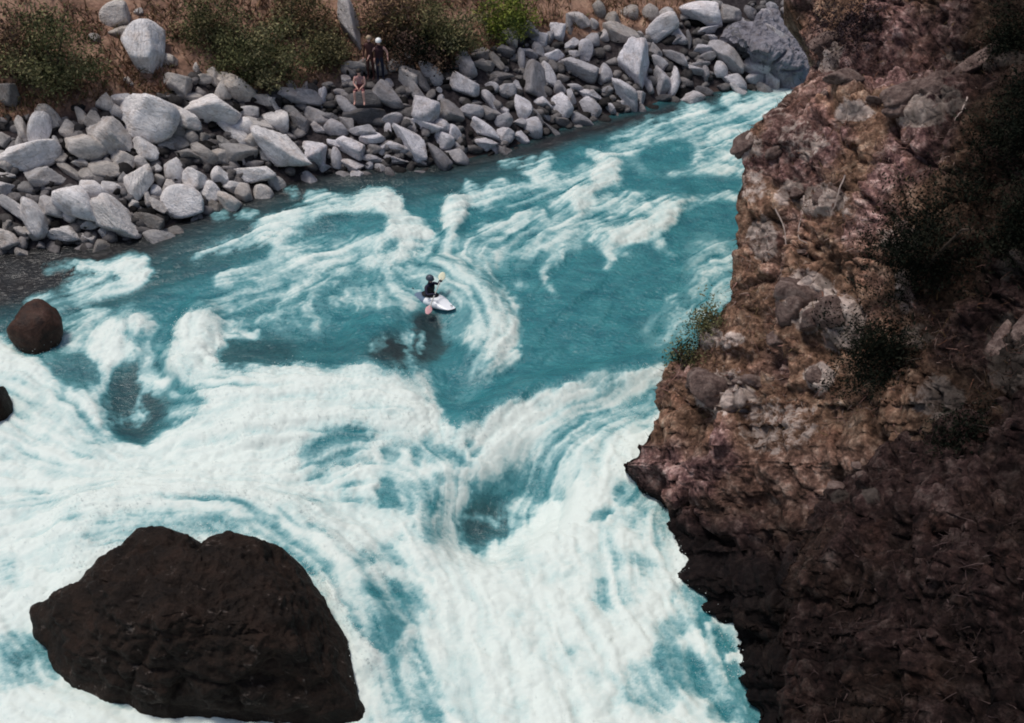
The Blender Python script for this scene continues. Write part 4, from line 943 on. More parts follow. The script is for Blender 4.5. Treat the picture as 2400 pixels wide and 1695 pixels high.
# stones bedded in the cliff
crng = np.random.default_rng(31)
def on_sheet(px, py, P, GX, GY):
    k = np.argmin((GX - px) ** 2 + (GY - py) ** 2); return P.reshape(-1, 3)[k]
CSTONES = [(1900, 695, 90, 66, 20), (1880, 745, 84, 60, 80), (1975, 750, 64, 80, 70), (1925, 765, 60, 50, 10), (1930, 700, 60, 50, 20), (2005, 255, 78, 36, 5), (2050, 262, 40, 20, 10), (2150, 255, 120, 60, -10), (2120, 275, 70, 40, 10), (2210, 235, 80, 50, -30), (1955, 120, 46, 80, 70), (1942, 150, 50, 30, 30),
           (1967, 452, 30, 24, 60), (1925, 462, 34, 40, 60), (1850, 440, 24, 30, 80), (1900, 645, 20, 18, 0), (1695, 930, 110, 70, 30), (1650, 900, 60, 50, 10), (1760, 900, 80, 40, 20), (1920, 880, 54, 46, 30), (1690, 800, 40, 30, 0), (1840, 800, 40, 36, 0), (1945, 262, 16, 20, 0), (2330, 800, 120, 44, -55), (2380, 760, 70, 40, -60),
           (2300, 135, 180, 36, -32), (1960, 1150, 34, 26, 0), (2045, 1160, 28, 22, 0), (2010, 1075, 30, 20, 20), (2140, 700, 40, 20, 70), (1880, 590, 60, 14, 5), (2130, 545, 60, 46, 20), (1745, 345, 60, 40, -40), (1800, 345, 50, 26, -30)]
for (x, y, L_, W_, a_) in CSTONES:
    c = on_sheet(x, y, CP, CPX, CPY); t = np.linalg.norm(c - CAMP)
    c2 = on_sheet(x, y, SP, SPX, SPY)
    if y > 1000 and np.linalg.norm(c2 - CAMP) < t: c = c2; t = np.linalg.norm(c - CAMP)
    put_rock("stone", STONES[crng.integers(8)], c + ray(x, y) * 0.10, view_frame(x, y, R(a_)), (L_ / 2 / FPX * t * 1.1, W_ / 2 / FPX * t * 1.1, 0.30), crng, parent=cliff)

# ------------------------------------------------------------------ boulders in the river, built on their outlines with real height
def mound(name, outline, zs, apex, zapex, mat, amp, seed, nring=110, nseg=380, power=2.4, label=None, cat=None, ring=None, A=None):
    """outline: photo pixels round the rock; zs: height of the rim there (0 at the waterline in front, higher along the far crest)"""
    O = np.array(outline, float); z = np.array(zs, float)
    O2 = np.vstack([O, O[:1]]); z2 = np.append(z, z[0])
    L = np.concatenate([[0], np.cumsum(np.hypot(*np.diff(O2, axis=0).T))])
    s = np.linspace(0, L[-1], nseg, endpoint=False)
    if ring is None:
        ring = at_z(np.interp(s, L, O2[:, 0]), np.interp(s, L, O2[:, 1]), np.interp(s, L, z2))
        A = at_z(*apex, zapex)
    else:
        ring = ring(np.interp(s, L, O2[:, 0]), np.interp(s, L, O2[:, 1]))
    rows = []
    for k in range(nring):
        t = (k + 0.02) / (nring - 1)
        p = A + (ring - A) * t
        p[:, 2] = ring[:, 2] + (A[2] - ring[:, 2]) * (1 - t ** power)
        rows.append(p)
    for k in range(1, 12):
        t = k / 11
        p = ring.copy(); p[:, 2] -= (ring[:, 2] + 1.6) * t
        away = np.clip((ring[:, 1:2] - A[1]) / 3.0, -0.1, 1)
        p[:, :2] += np.concatenate([0 * away, away * (0.35 + 0.35 * ring[:, 2:3])], 1) * math.sin(t * 1.57)
        rows.append(p)
    P = np.stack(rows); nr = len(rows)
    P = np.concatenate([P, P[:, :1]], 1)
    n = grid_normals(P)
    if n[nr // 3, :, 2].mean() < 0: n = -n
    fl_ = P[:, :-1].reshape(-1, 3); fn = n[:, :-1].reshape(-1, 3)
    d = (fbm3(fl_ * 0.8, 3, seed) - 0.5) * 2.2 * amp + (fbm3(fl_ * 2.2, 3, seed + 2, ridged=True) - 0.55) * 0.9 * amp + (fbm3(fl_ * 7, 3, seed + 4, ridged=True) - 0.55) * 0.35 * amp
    b1, e1 = cells3(fl_ * np.array([0.75, 0.75, 1.3]) + 3.3, seed); b2, e2 = cells3(fl_ * np.array([2.2, 2.2, 3.0]) + 7.1, seed + 5)
    d = d * 0.7 + ((b1 - 0.5) * smooth(0, 0.2, e1) * 0.9 + (b2 - 0.5) * smooth(0, 0.25, e2) * 0.35 - 0.12 * (1 - smooth(0, 0.1, e1))) * amp
    fade = np.repeat(np.clip(np.abs(np.arange(nr) - nring + 1) / 16.0, 0.35, 1), nseg)
    fl_ = fl_ + fn * (d * fade)[:, None]
    i = np.arange(nr * nseg).reshape(nr, nseg); i = np.concatenate([i, i[:, :1]], 1)
    f = np.stack([i[:-1, :-1], i[:-1, 1:], i[1:, 1:], i[1:, :-1]], -1).reshape(-1, 4)
    return link(name, make_mesh(name, fl_, f, [mat]), label=label, cat=cat)

BIG = C4([(180, 640), (200, 610), (240, 590), (340, 580), (400, 510), (440, 465), (540, 350), (650, 300), (735, 205), (860, 205), (980, 240), (1085, 290), (1140, 245), (1250, 222), (1380, 270), (1520, 310), (1620, 400), (1720, 540), (1790, 660),
          (1870, 800), (1890, 950), (1920, 1080), (1945, 1240), (1600, 1260), (1200, 1250), (900, 1240), (740, 1215), (690, 1160), (560, 1150), (500, 1110), (380, 1060), (300, 980), (260, 860), (190, 740)])
BIGZ = [.5, .6, .7, .8, .9, 1.1, 1.5, 1.7, 2.0, 2.0, 2.0, 1.9, 1.9, 1.9, 1.7, 1.5, 1.3, 1.0, .8, .5, .3, .2, 0, 0, 0, 0, 0, 0, 0, 0, 0, 0, .1, .3]
mound("boulder", BIG, BIGZ, (480, 1440), 2.7, M_WET, 0.34, 13, label="huge dark brown wet boulder with the white water sweeping round it", cat="boulder")
OUT = crop((1400, 0), 3.8625)([(1560, 40), (1640, 60), (1650, 150), (1740, 250), (1830, 350), (1850, 430), (1910, 530), (1930, 650), (1890, 740), (1790, 790), (1720, 775), (1640, 730), (1560, 690), (1500, 680), (1400, 590), (1380, 480), (1280, 440), (1200, 390), (1110, 330), (1190, 250), (1300, 190), (1420, 200), (1480, 110)])
apx = on_bank(np.array([1760.0]), np.array([110.0]))[0][0] - ray(1760, 110) * 1.9
o = mound("rock_outcrop", OUT, np.zeros(len(OUT)), None, 0, M_ROCK, 0.42, 33, power=2.6, label="massive dark grey rock outcrop with pale streaks where the bank meets the brown cliff", cat="rock outcrop", ring=lambda x, y: on_bank(x, y)[0] - ray(x, y) * 0.35, A=apx)
o.color = (0.26, 0.25, 0.285, 1)
for (x, y, L_, W_, a_, mt, lift_, lab) in ((80, 770, 142, 116, 84, M_RED, 0.5, "reddish brown round boulder in the rapids with water pouring over its top"), (2, 952, 84, 40, 88, M_WET, 0.3, "small black boulder at the edge of the white water below the reddish boulder")):
    c = at_z(x, y, lift_); t = np.linalg.norm(c - CAMP)
    c[2] = float(water_z(c[0], c[1])) + lift_ - (0.18 if lift_ < 0.1 else 0.1)
    o = put_rock("boulder", make_mesh("river_boulder", rock_shape(crng, ICO, 26, 0.14, 9.0), ICOF, [mt]), c, view_frame(x, y, R(a_)), (L_ / 2 / FPX * t, W_ / 2 / FPX * t, 0.7 if lift_ > 0.1 else 0.35), crng)
    o['label'] = lab; o['category'] = "boulder"
# ------------------------------------------------------------------ vegetation
def leaf_quads(c, size, rng, up=0.35):
    """one bent leaf (two triangles meeting at its midrib ends) at each point"""
    n = len(c)
    a = rng.normal(size=(n, 3)); a[:, 2] += up; a /= np.linalg.norm(a, axis=1, keepdims=True)
    b = rng.normal(size=(n, 3)); b -= (b * a).sum(1, keepdims=True) * a; b /= np.linalg.norm(b, axis=1, keepdims=True)
    s = (size * rng.uniform(0.6, 1.5, n))[:, None]
    v = np.stack([c - a * s, c + b * s * 0.42, c + a * s, c - b * s * 0.42], 1).reshape(-1, 3)
    return v, np.arange(4 * n).reshape(n, 4)

def bush(px, py, rx, ry, label, cols, seed, name="bush", leaves=5200, size=0.062, surf=None, clumps=90, group="bushes on the slopes", lift=0.55, cat="bush", soft=False):
    rng = np.random.default_rng(seed)
    if surf is None: c, t = on_bank(np.array([px]), np.array([py + ry * 0.55])); c, t = c[0], t[0]
    else: c = np.array(surf); t = np.linalg.norm(c - CAMP)
    a, b = rx / FPX * t, ry / FPX * t
    ext = np.array([a, 0.8 * (a + b) / 2, b * 1.05])
    root = link(name, None, label=label, cat=cat, group=group)
    root.location = c
    cen = np.array([0, 0.1, b * lift])
    k = rng.normal(size=(clumps, 3)); k /= np.linalg.norm(k, axis=1, keepdims=True)
    k *= (rng.random(clumps) ** 0.4)[:, None] * rng.uniform(0.75, 1.08, (clumps, 1))
    if soft: k = rng.normal(size=(clumps, 3)) * 0.52
    k[:, 2] = np.where((k[:, 2] < -0.5) & (not soft), k[:, 2] * 0.5, k[:, 2])
    cl = cen + k * ext
    leaves = int(leaves * 1.35); w = rng.uniform(0.4, 1.6, clumps); w /= w.sum()
    idx = rng.choice(clumps, leaves, p=w)
    p = cl[idx] + rng.normal(size=(leaves, 3)) * (0.13 + 0.08 * min(a, b)) * np.array([1, 1, 0.8])
    v, f = leaf_quads(p, size, rng)
    cm = np.array(cols)[rng.integers(len(cols), size=clumps)][idx] * rng.uniform(0.65, 1.4, (leaves, 1))
    link("foliage", make_mesh("foliage", v, f, [M_LEAF], {"tint": np.repeat(cm, 4, 0)}, False), root)
    for q in range(5):
        e = cl[rng.integers(clumps)]
        tb, fb = tube([np.array([0, 0, -0.25]), e * 0.35 + rng.normal(size=3) * 0.08, e * 0.75 + rng.normal(size=3) * 0.1, e], [0.06, 0.045, 0.03, 0.012], 6)
        link("branch", make_mesh("branch", tb, fb, [M_WOOD]), root)
    return root

def tube(pts, rad, n=8, close=True):
    pts = np.array(pts, float); rad = np.array(rad, float)
    tg = np.gradient(pts, axis=0); tg /= np.linalg.norm(tg, axis=1, keepdims=True) + 1e-9
    ref = np.array([0.3, 0.9, 0.2])
    V = []
    for p, t, r in zip(pts, tg, rad):
        x = np.cross(t, ref); x /= np.linalg.norm(x) + 1e-9; y = np.cross(t, x)
        an = np.arange(n) * 2 * math.pi / n
        V.append(p + r * (np.cos(an)[:, None] * x + np.sin(an)[:, None] * y))
    V = np.concatenate(V); m = len(pts)
    i = np.arange(m * n).reshape(m, n); j = np.roll(i, -1, 1)
    F = np.stack([i[:-1], j[:-1], j[1:], i[1:]], -1).reshape(-1, 4)
    if close:
        V = np.vstack([V, pts[:1], pts[-1:]])
        k0, k1 = m * n, m * n + 1
        cap0 = np.stack([np.full(n, k0), j[0], i[0], np.full(n, k0)], -1); cap1 = np.stack([np.full(n, k1), i[-1], j[-1], np.full(n, k1)], -1)
        F = np.vstack([F, np.stack([i[0], np.full(n, k0), np.full(n, k0), j[0]], -1)[:0]])
        V = V[:-2]
    return V, F

G_DK = [(0.060, 0.064, 0.030), (0.10, 0.10, 0.048), (0.14, 0.135, 0.066), (0.19, 0.17, 0.092)]
G_OL = [(0.11, 0.10, 0.05), (0.16, 0.14, 0.072), (0.21, 0.18, 0.10), (0.09, 0.08, 0.042)]
G_BR = [(0.11, 0.145, 0.03), (0.17, 0.20, 0.04), (0.23, 0.245, 0.06), (0.08, 0.10, 0.03)]
G_BN = [(0.19, 0.12, 0.068), (0.25, 0.165, 0.098), (0.13, 0.085, 0.06), (0.085, 0.055, 0.045)]
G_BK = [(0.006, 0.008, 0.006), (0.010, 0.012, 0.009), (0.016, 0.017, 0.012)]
bush(128, 130, 122, 118, "big round dark green bush on the dirt slope, away from the cliff", G_DK, 1, leaves=6500)
bush(30, 120, 60, 90, "brown half-dead shrub beside the big round dark green bush", G_BN, 15, leaves=2200)
bush(500, 60, 90, 70, "olive green bush at the top of the slope above the tan slab", G_OL + G_DK[:2], 2, leaves=4000)
bush(610, 140, 125, 88, "wide dark green bush hanging over the rock heap, above the great slanting slab", G_DK, 3, leaves=7000)
bush(700, 45, 90, 60, "dull brownish olive bush above the wide dark green bush", G_OL + G_BN[:2], 4, leaves=3400)
bush(768, 118, 62, 52, "small grey green bush against the pale rock rib behind the people", G_OL, 5, leaves=2400)
bush(925, 50, 85, 58, "russet brown bush next to the pale rock rib, on its cliff side", G_BN + G_OL[:1], 6, leaves=3800)
bush(1050, 75, 110, 82, "dense green bush above the rock heap, next to the yellow-green one", G_DK + G_OL[:2], 7, leaves=6000)
bush(1190, 50, 82, 62, "bright yellow-green bush next to the top of the rock heap", G_BR, 8, leaves=4200)
bush(980, 135, 120, 50, "low dark brown scrub bush at the foot of the dense green bush", G_BN[2:] + G_BK, 9, leaves=4200)
def cs(px, py): return on_sheet(px, py, CP, CPX, CPY)
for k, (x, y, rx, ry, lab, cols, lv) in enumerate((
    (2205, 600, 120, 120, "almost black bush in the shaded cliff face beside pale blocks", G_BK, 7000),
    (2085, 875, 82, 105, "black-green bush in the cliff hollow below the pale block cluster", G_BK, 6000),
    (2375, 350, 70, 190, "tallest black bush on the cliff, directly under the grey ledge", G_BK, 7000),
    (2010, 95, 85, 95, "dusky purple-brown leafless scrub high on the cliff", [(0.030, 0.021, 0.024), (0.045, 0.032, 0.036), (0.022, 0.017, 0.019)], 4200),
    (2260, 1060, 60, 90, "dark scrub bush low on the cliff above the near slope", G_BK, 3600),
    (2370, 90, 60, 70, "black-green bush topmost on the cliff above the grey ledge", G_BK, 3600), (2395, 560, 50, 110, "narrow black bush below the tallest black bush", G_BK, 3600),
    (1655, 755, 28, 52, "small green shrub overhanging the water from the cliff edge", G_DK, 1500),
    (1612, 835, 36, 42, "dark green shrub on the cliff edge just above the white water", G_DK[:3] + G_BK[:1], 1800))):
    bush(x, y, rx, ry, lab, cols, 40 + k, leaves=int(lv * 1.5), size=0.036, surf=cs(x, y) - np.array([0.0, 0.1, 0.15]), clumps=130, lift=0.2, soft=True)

# dry grass and twigs
def blades(pts, nrm, length, width, cols, rng, curl=0.5, spread=1.0):
    n = len(pts)
    d = nrm * 0.9 + rng.normal(size=(n, 3)) * spread * 0.6 + np.array([0, 0, 0.25]); d /= np.linalg.norm(d, axis=1, keepdims=True)
    s = np.cross(d, rng.normal(size=(n, 3))); s /= np.linalg.norm(s, axis=1, keepdims=True)
    L = (length * rng.uniform(0.5, 1.5, n))[:, None]; W = (width * rng.uniform(0.7, 1.4, n))[:, None]
    bend = rng.normal(size=(n, 3)) * curl; bend[:, 2] -= 0.4 * curl
    p0, p1, p2 = pts, pts + d * L * 0.5 + bend * L * 0.12, pts + d * L + bend * L * 0.5
    v = np.stack([p0 - s * W, p0 + s * W, p1 + s * W * 0.8, p1 - s * W * 0.8, p2 + s * W * 0.25, p2 - s * W * 0.25], 1).reshape(-1, 3)
    b = np.arange(n)[:, None] * 6
    f = np.concatenate([b + np.array([[0, 1, 2, 3]]), b + np.array([[3, 2, 4, 5]])])
    c = np.array(cols)[rng.integers(len(cols), size=n)] * rng.uniform(0.6, 1.35, (n, 1))
    return v, f, np.repeat(c, 6, 0)
grng = np.random.default_rng(77)
x, y = grng.uniform(-80, 1900, 30000), grng.uniform(-40, 330, 30000)
k = ~in_poly(x, y, SCREE) & (y < 330)
x, y = x[k], y[k]
dens = fbm2(x / 90, y / 60, 3, 5)
k = dens > grng.uniform(0.3, 0.62, len(x)); x, y = x[k], y[k]
c, t = on_bank(x, y)
k = shore_dist(c[:, 0], c[:, 1]) > 2.5; c = c[k]
v, f, tc = blades(c, np.tile([0, -0.3, 0.9], (len(c), 1)), 0.32, 0.022, [(0.20, 0.115, 0.065), (0.15, 0.075, 0.045), (0.25, 0.17, 0.10), (0.10, 0.07, 0.035), (0.11, 0.10, 0.045), (0.17, 0.085, 0.06)], grng)
link("dry_grass", make_mesh("dry_grass", v, f, [M_TWIG], {"tint": tc}, False), kind='stuff', label="dry reddish grass on the dirt slope of the far bank", cat="grass")

def brush(P, N, PX, PY, n, cols, seed, cond, length, width):
    rng = np.random.default_rng(seed)
    a, b = P.shape[:2]
    i, j = rng.integers(0, a, n), rng.integers(0, b, n)
    k = cond(PX[i, j], PY[i, j], P[i, j], rng)
    i, j = i[k], j[k]
    nn = N[i, j]; nn = np.where((nn @ -FW)[:, None] < 0, -nn, nn)
    return blades(P[i, j] - nn * 0.02, nn, length, width, cols, rng, 0.9, 1.3)
TW = [(0.24, 0.135, 0.115), (0.15, 0.09, 0.075), (0.11, 0.062, 0.042), (0.26, 0.19, 0.165), (0.14, 0.095, 0.05), (0.17, 0.08, 0.055), (0.08, 0.05, 0.045)]
def cond_b(x, y, p, rng):
    d = fbm3(p * 0.8, 3, 91)
    pr = np.clip((d - 0.36) * 4, 0.05, 1) * (1 - 1.0 * smooth(940, 1060, y)) * (x < 2450) * (y > -60)
    return rng.random(len(x)) < pr
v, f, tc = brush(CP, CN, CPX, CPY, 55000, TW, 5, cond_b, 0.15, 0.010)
tc = tc * (0.25 + 0.75 * np.repeat(tone_b(*project(v[::6])[:2], v[::6]), 6)[:, None])  # twigs take the cliff's painted shade too
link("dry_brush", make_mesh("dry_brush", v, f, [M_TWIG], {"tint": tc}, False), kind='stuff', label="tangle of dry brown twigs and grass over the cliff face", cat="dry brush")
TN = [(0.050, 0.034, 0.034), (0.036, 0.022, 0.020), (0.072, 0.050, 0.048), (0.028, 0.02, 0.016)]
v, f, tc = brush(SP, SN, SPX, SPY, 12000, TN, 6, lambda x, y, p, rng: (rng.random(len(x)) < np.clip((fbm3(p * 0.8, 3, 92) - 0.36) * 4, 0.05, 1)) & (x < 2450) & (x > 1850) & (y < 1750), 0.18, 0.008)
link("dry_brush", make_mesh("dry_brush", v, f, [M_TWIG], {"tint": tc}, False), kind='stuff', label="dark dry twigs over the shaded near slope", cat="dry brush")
# bare pale roots hanging on the cliff
for (p, lab) in (([(1865, 440), (1862, 500), (1868, 560), (1900, 575)], "forked pale bare root hanging down the middle of the cliff face"), ([(1990, 420), (1975, 470), (1960, 510)], "thin pale bare stick leaning above the forked root"),
                 ([(2270, 235), (2262, 270), (2240, 290)], "curved pale dead branch beside the tallest black bush"), ([(1810, 470), (1835, 540), (1850, 600)], "pale bare stick on the cliff beside the forked root, nearer the water")):
    q = np.array([cs(*a) - ray(*a) * 0.16 for a in p]); q = np.stack([np.interp(np.linspace(0, len(q) - 1, 12), np.arange(len(q)), q[:, k]) for k in range(3)], 1); q[1:-1] += grng.normal(size=(10, 3)) * 0.022; q[1:-1] = (q[:-2] + 2 * q[1:-1] + q[2:]) / 4
    o = link("dead_branch", None, label=lab, cat="branch", group="dead branches on the cliff")
    V_, F_ = tube(q, np.linspace(0.024, 0.009, len(q)), 7); link("stem", make_mesh("stem", V_, F_, [plain("bleached_wood", (0.30, 0.24, 0.215), 0.9, 0.25, 8)]), o)
    e = q[4] + np.array([0.22, -0.05, -0.30]); V_, F_ = tube([q[4], (q[4] + e) / 2 + [0.05, 0, 0.03], e], [0.016, 0.011, 0.006], 6); link("side_twig", make_mesh("side_twig", V_, F_, [o.children[0].data.materials[0]]), o)

# ------------------------------------------------------------------ people
M_SKIN = plain("skin", (0.62, 0.34, 0.28), 0.6, 0.08); M_BLACK = plain("black_neoprene", (0.012, 0.010, 0.012), 0.6, 0.3); M_MAROON = plain("dark_maroon_cloth", (0.035, 0.012, 0.016), 0.8, 0.3)
M_SUIT = plain("dark_red_brown_neoprene", (0.05, 0.015, 0.014), 0.6, 0.3); M_NAVY = plain("navy_cloth", (0.014, 0.016, 0.034), 0.8, 0.3); M_PURPLE = plain("plum_cloth", (0.12, 0.035, 0.045), 0.8, 0.2); M_WHITE = plain("white_shell", (0.80, 0.79, 0.78), 0.35, 0.04); M_HAIR = plain("dark_hair", (0.020, 0.013, 0.010), 0.6, 0.3, 60)
M_BLOND = plain("fair_hair", (0.34, 0.25, 0.17), 0.6, 0.3, 60); M_EYE = plain("eye", (0.02, 0.015, 0.012), 0.2); M_GREYBLUE = plain("slate_helmet", (0.05, 0.06, 0.085), 0.4, 0.2); M_PINK = plain("pale_pink_cloth", (0.36, 0.19, 0.19), 0.8, 0.15)

def skeleton(pose):
    J = {"pelvis": ((0, 0, .95), .125), "spine": ((0, .01, 1.13), .115), "chest": ((0, .01, 1.33), .135), "collar": ((0, 0, 1.47), .07), "neck": ((0, .01, 1.53), .052),
         "jaw": ((0, .03, 1.595), .070), "skull": ((0, .015, 1.665), .092), "top": ((0, .0, 1.735), .055), "nose": ((0, .125, 1.625), .014)}
    E = [("pelvis", "spine"), ("spine", "chest"), ("chest", "collar"), ("collar", "neck"), ("neck", "jaw"), ("jaw", "skull"), ("skull", "top"), ("jaw", "nose")]
    for s, n in ((1, "R"), (-1, "L")):
        J.update({"sh" + n: ((.175 * s, 0, 1.42), .062), "el" + n: ((.235 * s, -.03, 1.14), .044), "wr" + n: ((.25 * s, .07, .91), .030), "pa" + n: ((.25 * s, .09, .845), .032),
                  "hip" + n: ((.09 * s, 0, .90), .098), "kn" + n: ((.105 * s, .03, .50), .062), "an" + n: ((.11 * s, -.02, .09), .040), "heel" + n: ((.11 * s, -.05, .04), .036), "toe" + n: ((.12 * s, .17, .03), .032)})
        E += [("chest", "sh" + n), ("sh" + n, "el" + n), ("el" + n, "wr" + n), ("wr" + n, "pa" + n), ("pelvis", "hip" + n), ("hip" + n, "kn" + n), ("kn" + n, "an" + n), ("an" + n, "heel" + n), ("an" + n, "toe" + n)]
    for k, v in pose.items(): J[k] = (v, J[k][1])
    for n in "RL":
        w, p = np.array(J["wr" + n][0]), np.array(J["pa" + n][0]); d = (p - w) / np.linalg.norm(p - w)
        sd = np.cross(d, np.array([1.0, 0, 0]) if abs(d[0]) < .7 else np.array([0, 0, 1.0])); sd /= np.linalg.norm(sd); cu = np.cross(sd, d) * (1 if n == "R" else -1)
        for q, (off, ln) in enumerate(((-.030, .062), (-.010, .076), (.011, .070), (.030, .054))):
            a = p + d * .028 + sd * off; b = a + d * ln * .5 + cu * .008; c = a + d * ln + cu * .028
            J[f"fa{q}{n}"] = (tuple(a), .011); J[f"fb{q}{n}"] = (tuple(b), .009); J[f"fc{q}{n}"] = (tuple(c), .008)
            E += [("pa" + n, f"fa{q}{n}"), (f"fa{q}{n}", f"fb{q}{n}"), (f"fb{q}{n}", f"fc{q}{n}")]
        a = p - d * .012 - sd * .036; b = a + d * .035 - sd * .022 + cu * .012
        J["ta" + n] = (tuple(a), .013); J["tb" + n] = (tuple(b), .010); E += [("pa" + n, "ta" + n), ("ta" + n, "tb" + n)]
    return J, E

def person(label, loc, yaw, pose, mats, zone, hair=None, helmet=None, vest=None, scale=1.0, group=None):
    J, E = skeleton(pose)
    names = list(J); ix = {n_: k for k, n_ in enumerate(names)}
    me = bpy.data.meshes.new("tmp"); me.from_pydata([J[n_][0] for n_ in names], [(ix[a], ix[b]) for a, b in E], [])
    tmp = bpy.data.objects.new("tmp", me); COL.objects.link(tmp)
    sk = tmp.modifiers.new("skin", 'SKIN'); sk.use_smooth_shade = True; sk.branch_smoothing = 0.3
    ss = tmp.modifiers.new("sub", 'SUBSURF'); ss.levels = 1; ss.render_levels = 1
    for k, n_ in enumerate(names):
        d = me.skin_vertices[0].data[k]; r_ = J[n_][1]
        d.radius = (r_ * 1.15, r_ * 0.88) if n_ in ("chest", "spine", "pelvis") else (r_, r_)
        d.use_root = n_ == "pelvis"
    dg = bpy.context.evaluated_depsgraph_get(); dg.update()
    nm_ = bpy.data.meshes.new_from_object(tmp.evaluated_get(dg)); nm_.name = "person_body"
    bpy.data.objects.remove(tmp)
    nm_.materials.clear()
    for m_ in mats: nm_.materials.append(m_)
    A = np.array([J[a][0] for a, b in E]); B = np.array([J[b][0] for a, b in E]); zi = [zone(a, b) for a, b in E]
    for p in nm_.polygons:
        c = np.array(p.center); e = B - A
        t = np.clip(((c - A) * e).sum(1) / (e * e).sum(1), 0, 1)
        k = np.argmin(np.linalg.norm(c - A - e * t[:, None], axis=1) - 0.0)
        p.material_index = zi[k]; p.use_smooth = True
    root = link("person", None, label=label, cat="person", group=group)
    link("body", nm_, root)
    hd = np.array(J["skull"][0]); 
    for s in (1, -1):
        v = ICO2 * 0.012 + hd + np.array([0.034 * s, 0.088, -0.012]); link("eye", make_mesh("eye", v, ICOF2, [M_EYE]), root)
    def cap(nm2, sc_, cut, mt, brim=0.0):
        v = ICO * np.array(sc_); v = np.where(v[:, 2:3] < cut, np.concatenate([v[:, :2] * 0.96, np.full((len(v), 1), cut)], 1), v)
        v[:, 1] += brim * np.clip(v[:, 1] / sc_[1], 0, 1) * (np.abs(v[:, 2] - cut) < 0.015)
        link(nm2, make_mesh(nm2, v + hd + np.array([0, -0.008, 0.012]), ICOF, [mt]), root)
    if hair: cap("hair", (0.108, 0.118, 0.112), -0.015, hair)
    if helmet: cap("helmet", (0.128, 0.145, 0.132), -0.03, helmet, 0.02)
    if vest:
        rows = []
        for z, wx_, wy_ in ((-.30, .165, .125), (-.2, .172, .135), (-.05, .182, .150), (.04, .172, .145), (.09, .13, .11)):
            an = np.arange(28) * 2 * math.pi / 28
            sp = np.array(J["chest"][0]) + (np.array(J["chest"][0]) - np.array(J["pelvis"][0])) / np.linalg.norm(np.array(J["chest"][0]) - np.array(J["pelvis"][0])) * z
            rows.append(np.stack([sp[0] + wx_ * np.cos(an), sp[1] + wy_ * np.sin(an), np.full(28, sp[2])], 1))
        P_ = np.stack(rows); i = np.arange(5 * 28).reshape(5, 28); j = np.roll(i, -1, 1)
        link("life_vest", make_mesh("life_vest", P_.reshape(-1, 3), np.stack([i[:-1], j[:-1], j[1:], i[1:]], -1).reshape(-1, 4), [vest]), root)
    root.location = loc; root.rotation_euler = (0, 0, yaw); root.scale = (scale,) * 3
    return root

def zone_suit(a, b):     # wetsuit: skin only on head and hands
    k = a + b
    return 0 if any(q in k for q in ("jaw", "skull", "nose", "pa", "fa", "fb", "ta")) and "pelvis" not in k and "spine" not in k else 1
def zone_vest(a, b):     # bare arms, dark legs
    k = a + b
    if any(q in a for q in ("sh", "el", "wr", "pa", "fa", "fb", "ta", "jaw", "skull", "neck")) and "spine" not in k and "pelvis" not in k: return 0
    return 2 if any(q in k for q in ("hip", "kn", "an", "heel", "toe")) else 1
def zone_shorts(a, b):   # bare arms and lower legs
    k = a + b
    if "pelvis" in k or "hip" in a: return 2
    if "spine" in k or a == "chest": return 1
    return 0
p_, t_ = on_bank(np.array([871.0, 893.0, 845.0]), np.array([192.0, 194.0, 246.0]))
person("person standing in a black wetsuit, head bare, next to the helmeted person", p_[0] + [0, 0, .12], R(170), {"wrL": (-.22, .12, .92), "paL": (-.21, .15, .86)}, [M_SKIN, M_SUIT], zone_suit, hair=M_BLOND, scale=1.04, group="people on the rocks")
person("person standing with a white helmet, dark maroon vest and bare arms held out", p_[1] + [0, 0, .1], R(185), {"elR": (.33, -.02, 1.2), "wrR": (.44, .06, 1.02), "paR": (.47, .08, .96), "elL": (-.32, -.02, 1.2), "wrL": (-.34, .12, 1.0), "paL": (-.34, .15, .94)}, [M_SKIN, M_MAROON, M_NAVY], zone_vest, helmet=M_WHITE, vest=M_MAROON, group="people on the rocks")
sit = {"pelvis": (0, 0, .10), "spine": (0, .03, .28), "chest": (0, .08, .48), "collar": (0, .09, .62), "neck": (0, .11, .68), "jaw": (0, .14, .74), "skull": (0, .13, .81), "top": (0, .12, .88), "nose": (0, .24, .765)}
for s, n in ((1, "R"), (-1, "L")):
    sit.update({"sh" + n: (.175 * s, .08, .57), "el" + n: (.22 * s, .16, .32), "wr" + n: (.07 * s, .32, .20), "pa" + n: (.04 * s, .36, .165), "hip" + n: (.09 * s, .04, .08), "kn" + n: (.17 * s, .44, .12), "an" + n: (.185 * s, .40, -.33), "heel" + n: (.185 * s, .36, -.385), "toe" + n: (.20 * s, .58, -.39)})
seat_ = p_[2] + np.array([0.0, 0.34, 0.50]) - ray(845, 215) * 0.95
person("person sitting on a dark rock with bare legs and arms, hands together in the lap", seat_, R(178), sit, [M_SKIN, M_PINK, M_PURPLE], zone_shorts, hair=M_HAIR, scale=1.02, group="people on the rocks")

